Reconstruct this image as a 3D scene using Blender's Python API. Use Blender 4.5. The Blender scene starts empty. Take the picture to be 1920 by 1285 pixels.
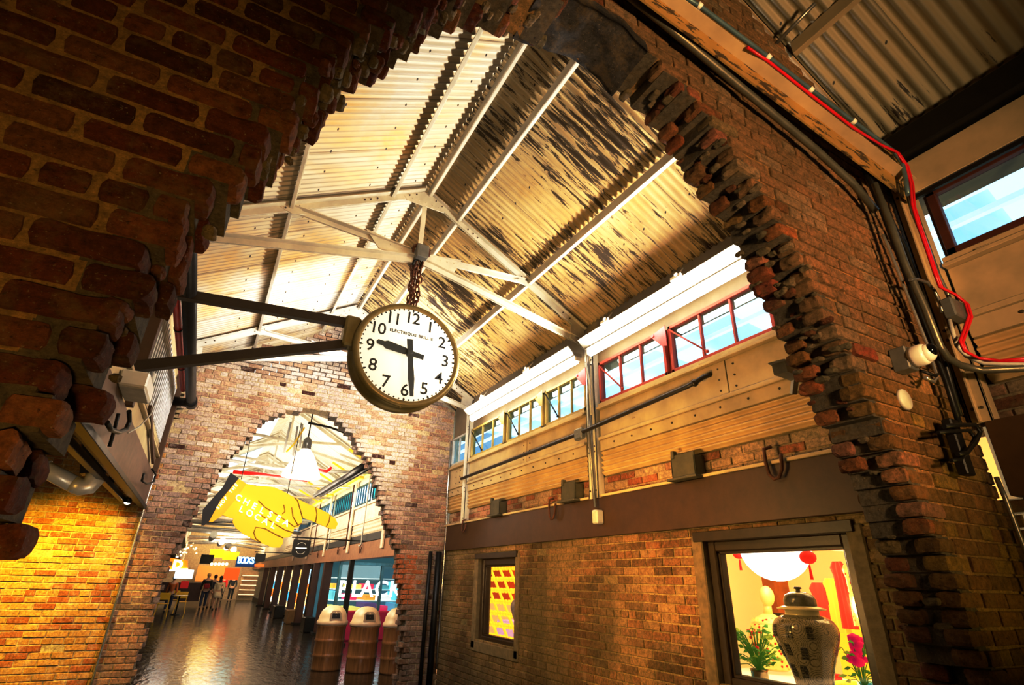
import bpy, math, random
from mathutils import Vector, Matrix, noise
R_=random.Random(7)
scn=bpy.context.scene; COL=scn.collection
PI=math.pi
# ---------------------------------------------------------------- camera calibration (1920x1285 frame)
CX,CY=960.0,642.5
_vy=(365-CX,1078-CY); _vz=(1016-CX,-1518-CY)
FOC=math.sqrt(-(_vy[0]*_vz[0]+_vy[1]*_vz[1]))
dY=Vector((_vy[0],_vy[1],FOC)).normalized(); dZ=Vector((_vz[0],_vz[1],FOC)).normalized(); dX=dY.cross(dZ)
if dX.x<0: dX=-dX
CAMP=Vector((0,0,1.55))
def ray(px,py):
    c=Vector((px-CX,py-CY,FOC)); return Vector((dX.dot(c),dY.dot(c),dZ.dot(c)))
def onY(px,py,Y): r=ray(px,py); return CAMP+r*((Y-CAMP.y)/r.y)
def onX(px,py,X): r=ray(px,py); return CAMP+r*((X-CAMP.x)/r.x)
def onZ(px,py,Z): r=ray(px,py); return CAMP+r*((Z-CAMP.z)/r.z)
cd=bpy.data.cameras.new('camera'); cam=bpy.data.objects.new('camera',cd); COL.objects.link(cam)
cd.sensor_width=36; cd.lens=FOC/1920*36; cd.clip_start=.02; cd.clip_end=300
rx=Vector((dX.x,dY.x,dZ.x)); dn=Vector((dX.y,dY.y,dZ.y)); fw=Vector((dX.z,dY.z,dZ.z))
M=Matrix.Identity(4)
for i in range(3): M[i][0]=rx[i]; M[i][1]=-dn[i]; M[i][2]=-fw[i]; M[i][3]=CAMP[i]
cam.matrix_world=M; scn.camera=cam
# ---------------------------------------------------------------- room constants
XL,XR,XM=-.83,3.65,1.41          # left wall, right wall, ridge
Y0,Y1=1.28,1.56                  # near arch wall
F0,F1=9.0,9.3                    # far arch wall
ZR,SL=5.8,.567                   # ridge height, roof slope
YB,YE=-2.6,46.0                  # behind the camera, end of the hall
def roofz(x): return ZR-SL*abs(x-XM)
# ---------------------------------------------------------------- mesh builder
class MB:
    def __init__(s): s.v=[]; s.f=[]; s.c=[]; s.m=[]; s.s=[]; s.col=(1,1,1); s.mi=0; s.sm=False
    def face(s,idx): s.f.append(idx); s.c.append(s.col); s.m.append(s.mi); s.s.append(s.sm)
    def hexa(s,p):
        b=len(s.v); s.v+= [tuple(q) for q in p]
        for q in ((0,3,2,1),(4,5,6,7),(0,1,5,4),(1,2,6,5),(2,3,7,6),(3,0,4,7)): s.face([b+i for i in q])
        return s
    def box(s,x0,y0,z0,x1,y1,z1):
        if x0>x1:x0,x1=x1,x0
        if y0>y1:y0,y1=y1,y0
        if z0>z1:z0,z1=z1,z0
        return s.hexa([(x0,y0,z0),(x1,y0,z0),(x1,y1,z0),(x0,y1,z0),(x0,y0,z1),(x1,y0,z1),(x1,y1,z1),(x0,y1,z1)])
    def bbox(s,x0,y0,z0,x1,y1,z1,b=.004):
        # bevelled box
        if x0>x1:x0,x1=x1,x0
        if y0>y1:y0,y1=y1,y0
        if z0>z1:z0,z1=z1,z0
        b=min(b,(x1-x0)*.45,(y1-y0)*.45,(z1-z0)*.45)
        B=len(s.v)
        for (zz,i) in ((z0,b),(z0+b,0),(z1-b,0),(z1,b)):
            xs=(x0+i,x1-i); ys=(y0+i,y1-i); k=b if i==0 else 0
            s.v+=[(xs[0]+k,ys[0],zz),(xs[1]-k,ys[0],zz),(xs[1],ys[0]+k,zz),(xs[1],ys[1]-k,zz),(xs[1]-k,ys[1],zz),(xs[0]+k,ys[1],zz),(xs[0],ys[1]-k,zz),(xs[0],ys[0]+k,zz)]
        s.face([B+i for i in range(7,-1,-1)]); s.face([B+24+i for i in range(8)])
        for r in range(3):
            for i in range(8): j=(i+1)%8; s.face([B+r*8+i,B+r*8+j,B+r*8+8+j,B+r*8+8+i])
        return s
    def obox(s,c,ax,ay,az):
        # oriented box: half-extent vectors
        c=Vector(c); P=[]
        for k in (-1,1):
            for (i,j) in ((-1,-1),(1,-1),(1,1),(-1,1)): P.append(c+ax*i+ay*j+az*k)
        return s.hexa(P)
    def bar(s,p0,p1,w,h,up=(0,0,1)):
        p0=Vector(p0);p1=Vector(p1); d=p1-p0; L=d.length; d.normalize(); u=Vector(up); sd=d.cross(u)
        if sd.length<1e-4: sd=d.cross(Vector((1,0,0)))
        sd.normalize(); u=sd.cross(d)
        return s.obox((p0+p1)/2,d*L/2,sd*w/2,u*h/2)
    def angle(s,p0,p1,w,h,t=.008,up=(0,0,1),flip=1):
        # angle iron: vertical leg + top flange
        p0=Vector(p0);p1=Vector(p1); d=(p1-p0).normalized(); u=Vector(up); sd=d.cross(u).normalized(); u=sd.cross(d)
        s.obox((p0+p1)/2,d*((p1-p0).length/2),sd*t/2,u*h/2)
        s.obox((p0+p1)/2+u*(h/2-t/2)+sd*flip*w/2,d*((p1-p0).length/2),sd*w/2,u*t/2)
        return s
    def cyl(s,p0,p1,r0,r1=None,n=12,caps=True):
        if r1 is None:r1=r0
        return s.tube([p0,p1],[r0,r1],n,caps)
    def tube(s,pts,r,n=10,caps=True,closed=False):
        pts=[Vector(p) for p in pts]; N=len(pts)
        if not isinstance(r,(list,tuple)): r=[r]*N
        B=len(s.v); t0=None; u=None
        for i,p in enumerate(pts):
            if closed: t=(pts[(i+1)%N]-pts[i-1]).normalized()
            elif i==0: t=(pts[1]-p).normalized()
            elif i==N-1: t=(p-pts[i-1]).normalized()
            else: t=((p-pts[i-1]).normalized()+(pts[i+1]-p).normalized()); t=t.normalized() if t.length>1e-6 else (pts[i+1]-p).normalized()
            if u is None:
                a=Vector((0,0,1)) if abs(t.z)<.9 else Vector((1,0,0)); u=t.cross(a).normalized()
            else:
                u=(u-t*u.dot(t)); u=u.normalized() if u.length>1e-6 else t.cross(Vector((0,0,1))).normalized()
            w=t.cross(u)
            for k in range(n): a=2*PI*k/n; s.v.append(tuple(p+(u*math.cos(a)+w*math.sin(a))*r[i]))
        sm=s.sm; s.sm=True
        for i in range(N if closed else N-1):
            for k in range(n):
                a=B+i*n+k; b=B+i*n+(k+1)%n; i2=(i+1)%N; c=B+i2*n+(k+1)%n; d=B+i2*n+k
                s.face([a,b,c,d])
        s.sm=False
        if caps and not closed: s.face([B+k for k in range(n-1,-1,-1)]); s.face([B+(N-1)*n+k for k in range(n)])
        s.sm=sm; return s
    def lathe(s,prof,c=(0,0,0),axis='Z',n=24,close=False):
        c=Vector(c); B=len(s.v); N=len(prof); sm=s.sm; s.sm=True
        for (r,h) in prof:
            for k in range(n):
                a=2*PI*k/n; x=r*math.cos(a); y=r*math.sin(a)
                p={'Z':(x,y,h),'Y':(x,h,y),'X':(h,x,y)}[axis]
                s.v.append(tuple(c+Vector(p)))
        for i in range(N-1):
            for k in range(n):
                a=B+i*n+k;b=B+i*n+(k+1)%n; s.face([a,b,b+n,a+n])
        s.sm=False
        if prof[0][0]>1e-4: s.face([B+k for k in range(n)][::-1])
        if prof[-1][0]>1e-4: s.face([B+(N-1)*n+k for k in range(n)])
        s.sm=sm; return s
    def sphere(s,c,r,n=16,sc=(1,1,1)):
        B=len(s.v); sm=s.sm; s.sm=True; m=n//2
        for i in range(m+1):
            t=PI*i/m
            for k in range(n):
                a=2*PI*k/n; s.v.append((c[0]+r*sc[0]*math.sin(t)*math.cos(a),c[1]+r*sc[1]*math.sin(t)*math.sin(a),c[2]-r*sc[2]*math.cos(t)))
        for i in range(m):
            for k in range(n):
                a=B+i*n+k;b=B+i*n+(k+1)%n; s.face([a,b,b+n,a+n])
        s.sm=sm; return s
    def prism(s,poly,fn,d0,d1):
        # poly: 2d list; fn(u,v,d)->3d
        B=len(s.v); n=len(poly)
        for d in (d0,d1):
            for (u,v) in poly: s.v.append(tuple(fn(u,v,d)))
        s.face([B+i for i in range(n)][::-1]); s.face([B+n+i for i in range(n)])
        for i in range(n): j=(i+1)%n; s.face([B+i,B+j,B+n+j,B+n+i])
        return s
    def rough(s,x0,y0,z0,x1,y1,z1,amp,seg=(5,3,3),endamp=0,end=0,seed=0):
        # noisy box (surface grid); end=-1/+1: which x end is broken
        nx,ny,nz=seg; idx={}
        def P(i,j,k):
            key=(i,j,k)
            if key in idx: return idx[key]
            x=x0+(x1-x0)*i/nx; y=y0+(y1-y0)*j/ny; z=z0+(z1-z0)*k/nz
            q=Vector((x*19+seed*7.1,y*19,z*19)); nv=noise.noise_vector(q); n2=noise.noise_vector(q*2.7)
            a=amp
            if end: 
                t=i/nx if end>0 else 1-i/nx
                a+=endamp*max(0,(t-.55)/.45)
            e=sum(1 for c,m in ((i,nx),(j,ny),(k,nz)) if c in (0,m))
            cx,cy,cz=(x0+x1)/2,(y0+y1)/2,(z0+z1)/2
            sh=(.006 if e>=2 else 0)+(.006 if e>=3 else 0)
            d=Vector((x-cx,y-cy,z-cz)); d=d.normalized() if d.length>0 else d
            p=Vector((x,y,z))+nv*a+n2*a*.5-d*sh
            idx[key]=len(s.v); s.v.append(tuple(p)); return idx[key]
        for i in range(nx):
            for j in range(ny):
                s.face([P(i,j,0),P(i,j+1,0),P(i+1,j+1,0),P(i+1,j,0)]); s.face([P(i,j,nz),P(i+1,j,nz),P(i+1,j+1,nz),P(i,j+1,nz)])
        for i in range(nx):
            for k in range(nz):
                s.face([P(i,0,k),P(i+1,0,k),P(i+1,0,k+1),P(i,0,k+1)]); s.face([P(i,ny,k),P(i,ny,k+1),P(i+1,ny,k+1),P(i+1,ny,k)])
        for j in range(ny):
            for k in range(nz):
                s.face([P(0,j,k),P(0,j,k+1),P(0,j+1,k+1),P(0,j+1,k)]); s.face([P(nx,j,k),P(nx,j+1,k),P(nx,j+1,k+1),P(nx,j,k+1)])
        return s
    def bolts(s,p0,p1,n,nrm,r=.009,h=.006):
        p0=Vector(p0);p1=Vector(p1); nrm=Vector(nrm)
        for i in range(n):
            p=p0.lerp(p1,(i+.5)/n); s.cyl(p,p+nrm*h,r,r*.75,6)
        return s
    def build(s,name,mat,parent=None,label=None,cat=None,group=None,kind=None,origin=None):
        off=Vector((0,0,0))
        if parent is not None:
            o=parent
            while o is not None: off+=o.location; o=o.parent
        elif origin is not None: off=Vector(origin)
        elif s.v:
            xs=[q[0] for q in s.v];ys=[q[1] for q in s.v];zs=[q[2] for q in s.v]
            off=Vector(((min(xs)+max(xs))/2,(min(ys)+max(ys))/2,min(zs)))
        me=bpy.data.meshes.new(name)
        me.from_pydata([(a-off.x,b-off.y,c-off.z) for a,b,c in s.v],[],s.f)
        mats=mat if isinstance(mat,(list,tuple)) else [mat]
        for m in mats: me.materials.append(m)
        me.polygons.foreach_set('material_index',s.m); me.polygons.foreach_set('use_smooth',s.s)
        if any(c!=(1,1,1) for c in s.c):
            at=me.color_attributes.new('Col','FLOAT_COLOR','CORNER'); buf=[]
            for p,c in zip(s.f,s.c): buf+=[c[0],c[1],c[2],1.0]*len(p)
            at.data.foreach_set('color',buf)
        me.update()
        o=bpy.data.objects.new(name,me); COL.objects.link(o)
        if parent is not None: o.parent=parent
        else: o.location=off
        tag(o,label,cat,group,kind); return o
def tag(o,label=None,cat=None,group=None,kind=None):
    if label:o['label']=label
    if cat:o['category']=cat
    if group:o['group']=group
    if kind:o['kind']=kind
    return o
def thing(name,label,cat,loc=(0,0,0),group=None,kind=None):
    o=bpy.data.objects.new(name,None); o.empty_display_size=.1; COL.objects.link(o); o.location=loc
    return tag(o,label,cat,group,kind)
def copy_tree(o,parent=None):
    c=o.copy(); COL.objects.link(c)
    if parent: c.parent=parent
    for ch in [x for x in COL.objects if x.parent==o]: copy_tree(ch,c)
    return c
def text_mesh(mb,txt,size,fn,d0=0,depth=.004,bold=0,align='CENTER',spacing=1.0,shear=0):
    # adds lettering to mb; fn(u,v,d)->3d
    cu=bpy.data.curves.new('t','FONT'); cu.body=txt; cu.size=size; cu.align_x=align; cu.align_y='CENTER'; cu.space_character=spacing
    cu.offset=bold; cu.resolution_u=3; cu.shear=shear
    o=bpy.data.objects.new('t',cu); COL.objects.link(o); bpy.context.view_layer.update()
    me=bpy.data.meshes.new_from_object(o.evaluated_get(bpy.context.evaluated_depsgraph_get()))
    bpy.data.objects.remove(o); bpy.data.curves.remove(cu)
    B=len(mb.v); n=len(me.vertices)
    for v in me.vertices: mb.v.append(tuple(fn(v.co.x,v.co.y,d0)))
    for v in me.vertices: mb.v.append(tuple(fn(v.co.x,v.co.y,d0+depth)))
    ec={}
    for p in me.polygons:
        vs=list(p.vertices); mb.face([B+i for i in vs]); mb.face([B+n+i for i in vs][::-1])
        for i in range(len(vs)):
            e=(vs[i],vs[(i+1)%len(vs)]); k=tuple(sorted(e)); ec[k]=(ec.get(k,(0,0))[0]+1,e)
    for k,(c,e) in ec.items():
        if c==1: mb.face([B+e[0],B+n+e[0],B+n+e[1],B+e[1]])
    bpy.data.meshes.remove(me)
# ---------------------------------------------------------------- materials
class NT:
    def __init__(s,name):
        s.mat=bpy.data.materials.new(name); s.mat.use_nodes=True; s.t=s.mat.node_tree; s.t.nodes.clear()
        s.out=s.n('ShaderNodeOutputMaterial')
    def n(s,ty,**k):
        o=s.t.nodes.new(ty)
        for a,b in k.items():
            if a.startswith('i_'):
                key=a[2:]; key=int(key) if key.isdigit() else key.replace('_',' ')
                s.put(o.inputs[key],b)
            else: setattr(o,a,b)
        return o
    def put(s,sock,val):
        if isinstance(val,bpy.types.NodeSocket): s.t.links.new(val,sock)
        elif isinstance(val,(tuple,list)) and len(val)==3 and sock.type=='RGBA': sock.default_value=(*val,1)
        else: sock.default_value=val
    def mix(s,f,a,b,mode='MIX'):
        o=s.n('ShaderNodeMix',data_type='RGBA',blend_type=mode); s.put(o.inputs[0],f); s.put(o.inputs[6],a); s.put(o.inputs[7],b); return o.outputs[2]
    def noise(s,vec,scale=5,detail=4,rough=.6,dist=0):
        o=s.n('ShaderNodeTexNoise'); s.put(o.inputs['Vector'],vec); o.inputs['Scale'].default_value=scale; o.inputs['Detail'].default_value=detail; o.inputs['Roughness'].default_value=rough; o.inputs['Distortion'].default_value=dist; return o.outputs['Fac']
    def ramp(s,f,stops):
        o=s.n('ShaderNodeValToRGB'); s.put(o.inputs[0],f); e=o.color_ramp.elements
        while len(e)<len(stops): e.new(.5)
        for q,(p,c) in zip(e,stops): q.position=p; q.color=(*c,1) if isinstance(c,(tuple,list)) else (c,c,c,1)
        return o.outputs[0]
    def math(s,op,a,b=0):
        o=s.n('ShaderNodeMath',operation=op); s.put(o.inputs[0],a); s.put(o.inputs[1],b); return o.outputs[0]
    def pos(s,scale=(1,1,1)):
        g=s.n('ShaderNodeNewGeometry'); m=s.n('ShaderNodeMapping'); s.put(m.inputs[0],g.outputs['Position']); m.inputs['Scale'].default_value=scale; return m.outputs[0]
    def obj(s,scale=(1,1,1)):
        g=s.n('ShaderNodeTexCoord'); m=s.n('ShaderNodeMapping'); s.put(m.inputs[0],g.outputs['Object']); m.inputs['Scale'].default_value=scale; return m.outputs[0]
    def attr(s): return s.n('ShaderNodeAttribute',attribute_name='Col').outputs['Color']
    def bump(s,h,st=.3,d=.01):
        o=s.n('ShaderNodeBump'); s.put(o.inputs['Height'],h); o.inputs['Strength'].default_value=st; o.inputs['Distance'].default_value=d; return o.outputs[0]
    def pr(s,col,rough=.6,metal=0,normal=None,emis=None,est=0,spec=.5):
        b=s.n('ShaderNodeBsdfPrincipled'); s.put(b.inputs['Base Color'],col); s.put(b.inputs['Roughness'],rough); s.put(b.inputs['Metallic'],metal); b.inputs['Specular IOR Level'].default_value=spec
        if normal is not None: s.put(b.inputs['Normal'],normal)
        if emis is not None: s.put(b.inputs['Emission Color'],emis); s.put(b.inputs['Emission Strength'],est)
        s.put(s.out.inputs[0],b.outputs[0]); return s.mat
def paint(name,col,rough=.5,metal=0,var=.25,bump=.15,scale=9,spec=.5):
    t=NT(name); p=t.pos(); f=t.noise(p,scale,5,.65); c=t.mix(t.ramp(f,[(.3,0),(.7,1)]),tuple(x*(1-var) for x in col),tuple(min(1,x*(1+var*.6)) for x in col))
    return t.pr(c,rough,metal,t.bump(t.noise(p,scale*6,3),bump,.004),spec=spec)
def glow(name,col,st,var=0):
    t=NT(name)
    return t.pr((0.8,0.8,0.8),.5,emis=col,est=st)
def chipped(name,col,chip,amt=.5,scale=6,st=(1,1,1),rough=.55):
    t=NT(name); p=t.pos(st); f=t.noise(p,scale,8,.7)
    m=t.ramp(f,[(amt,1),(min(1,amt+.03),0)]); m2=t.noise(t.pos(),3,4)
    c=t.mix(t.ramp(m2,[(.35,0),(.7,1)]),tuple(x*.7 for x in col),col); c=t.mix(m,c,chip)
    return t.pr(c,rough,0,t.bump(m,-.25,.004))
def brickmat(name,dust=(.5,.4,.28),damt=.3,bstr=.5,soot=.3,tint=None):
    t=NT(name); p=t.pos(); a=t.attr()
    f=t.noise(p,34,8,.8); c=t.mix(1.0,a,t.ramp(f,[(.3,.25),(.5,.95),(.72,1.75)]),'MULTIPLY'); c=t.mix(t.ramp(t.noise(p,120,3,.6),[(.64,0),(.72,.75)]),c,(.55,.42,.25)); c=t.mix(t.ramp(t.noise(t.pos((1,1,2)),48,4,.7),[(.30,.85),(.38,0)]),c,(.025,.012,.006))
    f2=t.noise(p,9,6,.75); m=t.ramp(f2,[(.5,0),(.68,1)]); m=t.math('MULTIPLY',m,damt); c=t.mix(m,c,dust)
    f3=t.noise(p,1.1,3,.5); c=t.mix(t.math('MULTIPLY',t.ramp(f3,[(.4,1),(.62,0)]),soot),c,(.02,.012,.006))
    bh=t.math('ADD',t.noise(p,70,8,.85),t.noise(p,16,3,.6))
    return t.pr(c,.85,0,t.bump(bh,bstr,.012),spec=.25)
# ================================================================ brick walls
def interp(tab,z):
    if z<=tab[0][0]: return tab[0][1]
    for (a,b),(c,d) in zip(tab,tab[1:]):
        if z<=c: return b+(d-b)*(z-a)/(c-a)
    return None
AL=[(0,-.42),(.96,-.38),(1.4,-.35),(1.65,-.33),(1.79,-.31),(2.07,-.25),(2.25,-.22),(2.43,-.17),(2.6,-.10),(2.8,-.03),(3.1,.06),(3.3,.18),(3.5,.28),(3.65,.36),(3.85,.48),(3.95,.64),(4.02,.8),(4.08,1.0),(4.12,1.25)]
AR=[(0,3.07),(.9,3.04),(1.2,2.97),(1.5,2.92),(1.8,2.85),(2.0,2.80),(2.2,2.71),(2.4,2.60),(2.55,2.53),(2.7,2.47),(2.9,2.40),(3.05,2.33),(3.2,2.27),(3.4,2.14),(3.55,1.96),(3.72,1.84),(3.85,1.70),(3.95,1.56),(4.05,1.43),(4.12,1.25)]
def arch(z):
    if z>4.12: return None
    return interp(AL,z),interp(AR,z)
CH=.0745; BL=.218
PAL_DARK=[(.20,.045,.016),(.26,.065,.02),(.17,.04,.015),(.30,.09,.03),(.13,.035,.014),(.34,.12,.04)]
def brick_wall(name,mat,fn,u0,u1,z0,z1,wythes,holes,topf=None,pal=PAL_DARK,mort=(.42,.30,.15),jit=.004,rough=False,near=None,edge=.03,rnd=None,front=(0,),mrec=.010,cm=None,hjit=.006,mmat=None):
    # fn(u,d,z)->xyz, wythes: list of (d0,d1); holes(z)-> list of (a,b) openings
    rnd=rnd or random.Random(3); mb=MB(); D0=wythes[0][0]; D1=wythes[-1][1]
    W=MB(); nz=int(round((z1-z0)/CH))
    for r in range(nz):
        za=z0+r*CH; zb=za+CH; zc=(za+zb)/2
        hol=list(holes(zc))
        for wi,(d0,d1) in enumerate(wythes):
            segs=[(u0,u1)]
            jj=[]
            for (a,b,e) in hol:
                a2=a+(rnd.uniform(-edge,edge) if e else 0); b2=b+(rnd.uniform(-edge,edge) if e else 0); jj.append((a2,b2,e))
                ns=[]
                for (s0,s1) in segs:
                    if a2>s0: ns.append((s0,min(s1,a2)))
                    if b2<s1: ns.append((max(s0,b2),s1))
                segs=[q for q in ns if q[1]-q[0]>.01]
            # mortar
            for (s0,s1) in segs:
                if wi==0:
                    rr=.032 if any(abs(s1-a)<1e-6 and e for a,b,e in jj) else 0; rl=.032 if any(abs(s0-b)<1e-6 and e for a,b,e in jj) else 0
                    t=min(zb,max(topf((s0)),topf(s1))) if topf else zb
                    m0,m1=s0+rl,s1-rr
                    if m1>m0 and t>za:
                        W.col=mort; W.mi=1 if mmat else 0
                        md0=D0+mrec if 0 in front else D0; md1=D1-mrec if 1 in front else D1
                        # split at roofline
                        n=max(1,int((m1-m0)/.25)) if topf else 1
                        cuts=[m0+(m1-m0)*q/n for q in range(n+1)]; jl=rl>0; jr=rr>0
                        if jl and m1-m0>.2: cuts.append(m0+.10)
                        if jr and m1-m0>.2: cuts.append(m1-.10)
                        cuts.sort()
                        for a,b in zip(cuts,cuts[1:]):
                            if b-a<1e-4: continue
                            W.col=(.21,.165,.105) if (jl and b<=m0+.101) or (jr and a>=m1-.101) else mort
                            if topf:
                                ta=min(zb,topf(a)); tb=min(zb,topf(b))
                                if ta<=za and tb<=za: continue
                                ta=max(ta,za+.001); tb=max(tb,za+.001)
                            else: ta=tb=zb
                            P=[]
                            for (uu,dd,zz) in ((a,md0,za),(b,md0,za),(b,md1,za),(a,md1,za),(a,md0,ta),(b,md0,tb),(b,md1,tb),(a,md1,ta)): P.append(fn(uu,dd,zz))
                            W.hexa(P)
            if wi not in (0,len(wythes)-1): continue
            if wi==0 and 0 not in front: continue
            if wi>0 and 1 not in front and not any(e for *_,e in hol): continue
            # bricks
            hdr=(r%7==3); L=BL/2 if hdr else BL
            st=u0-((r%2)*L/2 if not hdr else L*.25)-rnd.uniform(0,.02)
            u=st
            while u<u1:
                a,b=u+.006,u+L-.006; u+=L
                for (s0,s1) in segs:
                    aa,bb=max(a,s0),min(b,s1)
                    if bb-aa<.035: continue
                    if topf and min(topf(aa),topf(bb))<zb-.01: continue
                    eL=any(abs(aa-q[1])<1e-6 and q[2] for q in jj); eR=any(abs(bb-q[0])<1e-6 and q[2] for q in jj)
                    near_e=any(q[2] and (abs(aa-q[1])<.12 or abs(bb-q[0])<.12) for q in jj)
                    if wi>0 and 1 not in front and not near_e: continue
                    c=rnd.choice(pal); k=rnd.uniform(.75,1.25); c=tuple(x*k for x in c)
                    if cm: c=cm(c,(aa+bb)/2,zc,rnd)
                    if near_e and rough and aa>1.2 and wi>0 or (near_e and rough and aa>1.2 and rnd.random()<.3): c=tuple(q*rnd.uniform(.8,1.3) for q in ((.42,.16,.05),(.36,.12,.04),(.48,.24,.09))[rnd.randrange(3)])
                    W.col=c; W.mi=0
                    o=rnd.uniform(-jit,jit); zl,zh=za+.006+rnd.uniform(-.002,.002),zb-.006+rnd.uniform(-.002,.002)
                    dd0=d0+o; dd1=d1
                    if wi==0 and not hdr and rnd.random()<.02: dd0+=.02
                    if (near_e and rough) or (rough and near and near((aa+bb)/2,zc)):
                        T=MB(); T.col=c
                        jd=rnd.uniform(-.012,.006) if near_e else 0
                        T.rough(aa,dd0+jd,zl,bb,dd1,zh,.0022 if not near_e else .003,(12,5,4) if near_e else (6,3,2),.006 if near_e else .0,(1 if eR else (-1 if eL else 0)),seed=r*31+int(aa*50))
                        Bv=len(W.v); W.v+=[tuple(fn(*q)) for q in T.v]
                        for f in T.f: W.f.append([Bv+i for i in f]); W.c.append(c); W.m.append(0); W.s.append(False)
                    else:
                        j=lambda:rnd.uniform(-.0018,.0018)
                        i=.004; P=[]
                        A=[(aa+j(),zl+j()),(bb+j(),zl+j()),(bb+j(),zh+j()),(aa+j(),zh+j())]
                        I=[(A[0][0]+i,A[0][1]+i),(A[1][0]-i,A[1][1]+i),(A[2][0]-i,A[2][1]-i),(A[3][0]+i,A[3][1]-i)]
                        if wi==0: F0_,F1_,F2_=dd0,dd0+i,dd1
                        else: F0_,F1_,F2_=d1-o,d1-o-i,d0
                        Bv=len(W.v)
                        for (x,z) in I: W.v.append(tuple(fn(x,F0_,z)))
                        for (x,z) in A: W.v.append(tuple(fn(x,F1_,z)))
                        for (x,z) in A: W.v.append(tuple(fn(x,F2_,z)))
                        W.face([Bv+q for q in (0,1,2,3)])
                        for q in range(4):
                            n=(q+1)%4; W.face([Bv+4+q,Bv+4+n,Bv+n,Bv+q]); W.face([Bv+8+q,Bv+8+n,Bv+4+n,Bv+4+q])
                        W.face([Bv+q for q in (11,10,9,8)])
    return W
fnX=lambda Y:(lambda u,d,z:(u,Y+d,z))      # wall facing -Y, u=x
fnRight=lambda u,d,z:(XR+d,u,z)            # wall facing -X, u=y
fnLeft=lambda u,d,z:(XL-d,u,z)
M_brick_near=brickmat('near brick',dust=(.42,.26,.10),damt=.5,bstr=1.0,soot=.35)
M_brick_far=brickmat('far brick',dust=(.62,.5,.38),damt=.6,bstr=.5,soot=.25)
M_brick_side=brickmat('side brick',dust=(.45,.33,.16),damt=.6,bstr=.6,soot=.5)
# near arch wall
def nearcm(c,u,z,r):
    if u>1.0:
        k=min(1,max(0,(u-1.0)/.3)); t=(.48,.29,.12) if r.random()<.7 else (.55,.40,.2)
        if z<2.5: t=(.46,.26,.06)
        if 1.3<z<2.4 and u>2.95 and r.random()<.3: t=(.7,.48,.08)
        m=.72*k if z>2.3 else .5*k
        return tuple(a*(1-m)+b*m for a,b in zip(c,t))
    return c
def nearholes(z):
    a=arch(z); return [] if a is None else [(a[0],a[1],True)]
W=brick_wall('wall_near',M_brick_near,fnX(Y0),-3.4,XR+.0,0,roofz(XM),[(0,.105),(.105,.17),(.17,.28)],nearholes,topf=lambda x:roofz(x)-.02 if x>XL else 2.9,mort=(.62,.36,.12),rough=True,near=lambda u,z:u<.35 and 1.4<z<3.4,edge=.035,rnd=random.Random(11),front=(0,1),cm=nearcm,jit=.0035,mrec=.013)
# loose mortar lumps and broken stubs in the jamb
rr=random.Random(5)
for k in range(170):
    z=rr.uniform(.6,4.1) if rr.random()<.4 else rr.uniform(2.6,4.1); side=rr.random()<.5
    u=interp(AL if side else AR,z); u+=rr.uniform(-.02,.03)*(-1 if side else 1)
    d=rr.choice([.105,.17,.14,.13,.02,.26])+rr.uniform(-.02,.02); s=rr.uniform(.010,.024)
    W.col=rr.choice([(.30,.22,.11),(.24,.19,.10),(.38,.28,.15),(.26,.08,.03)])
    W.rough(u-s,Y0+d-s*1.6,z-s*.7,u+s,Y0+d+s*1.6,z+s*.7,.007,(4,5,3),seed=k)
# grey render patch on the soffit near the crown
W.col=(.085,.075,.07); W.sm=True; nb=34; B=len(W.v)
for i in range(nb+1):
    u=.80+(1.42-.80)*i/nb
    zz=4.135-1.05*max(0,u-1.18)**1.7*1.0-.25*max(0,1.05-u)
    for j in range(13):
        d=-.004+(.288)*j/12; nv=noise.noise(Vector((u*9,d*9,1)))*.035+noise.noise(Vector((u*26,d*26,5)))*.008
        W.v.append((u,Y0+d,zz-.05+nv))
for i in range(nb):
    for j in range(12): a=B+i*13+j; W.face([a,a+13,a+14,a+1])
for j in (0,12):
    for i in range(nb):
        a=B+i*13+j; p,q=W.v[a],W.v[a+13]; b=len(W.v); W.v+=[(p[0],p[1],p[2]+.06),(q[0],q[1],q[2]+.06)]; W.face([a,a+13,b+1,b])
W.sm=False
wn=W.build('wall_near',M_brick_near,kind='structure',origin=(1.4,Y0,0))
# far arch wall
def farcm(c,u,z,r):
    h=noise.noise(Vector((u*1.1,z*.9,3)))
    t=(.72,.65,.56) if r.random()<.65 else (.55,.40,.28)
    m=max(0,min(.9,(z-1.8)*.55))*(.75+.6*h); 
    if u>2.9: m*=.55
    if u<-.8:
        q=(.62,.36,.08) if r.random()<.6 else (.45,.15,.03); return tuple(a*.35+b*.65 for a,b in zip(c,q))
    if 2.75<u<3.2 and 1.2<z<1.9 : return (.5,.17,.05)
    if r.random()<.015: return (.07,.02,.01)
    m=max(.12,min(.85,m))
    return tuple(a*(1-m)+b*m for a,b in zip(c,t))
def farholes(z):
    return nearholes(z)
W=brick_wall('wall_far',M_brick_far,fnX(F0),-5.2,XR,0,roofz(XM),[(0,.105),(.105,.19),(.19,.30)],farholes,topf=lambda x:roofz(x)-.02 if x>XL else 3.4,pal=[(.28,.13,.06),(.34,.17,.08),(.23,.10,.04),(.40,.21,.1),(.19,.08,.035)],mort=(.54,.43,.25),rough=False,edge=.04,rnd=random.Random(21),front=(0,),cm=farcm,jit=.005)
W.build('wall_far',M_brick_far,kind='structure',origin=(1.4,F0,0))
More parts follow.
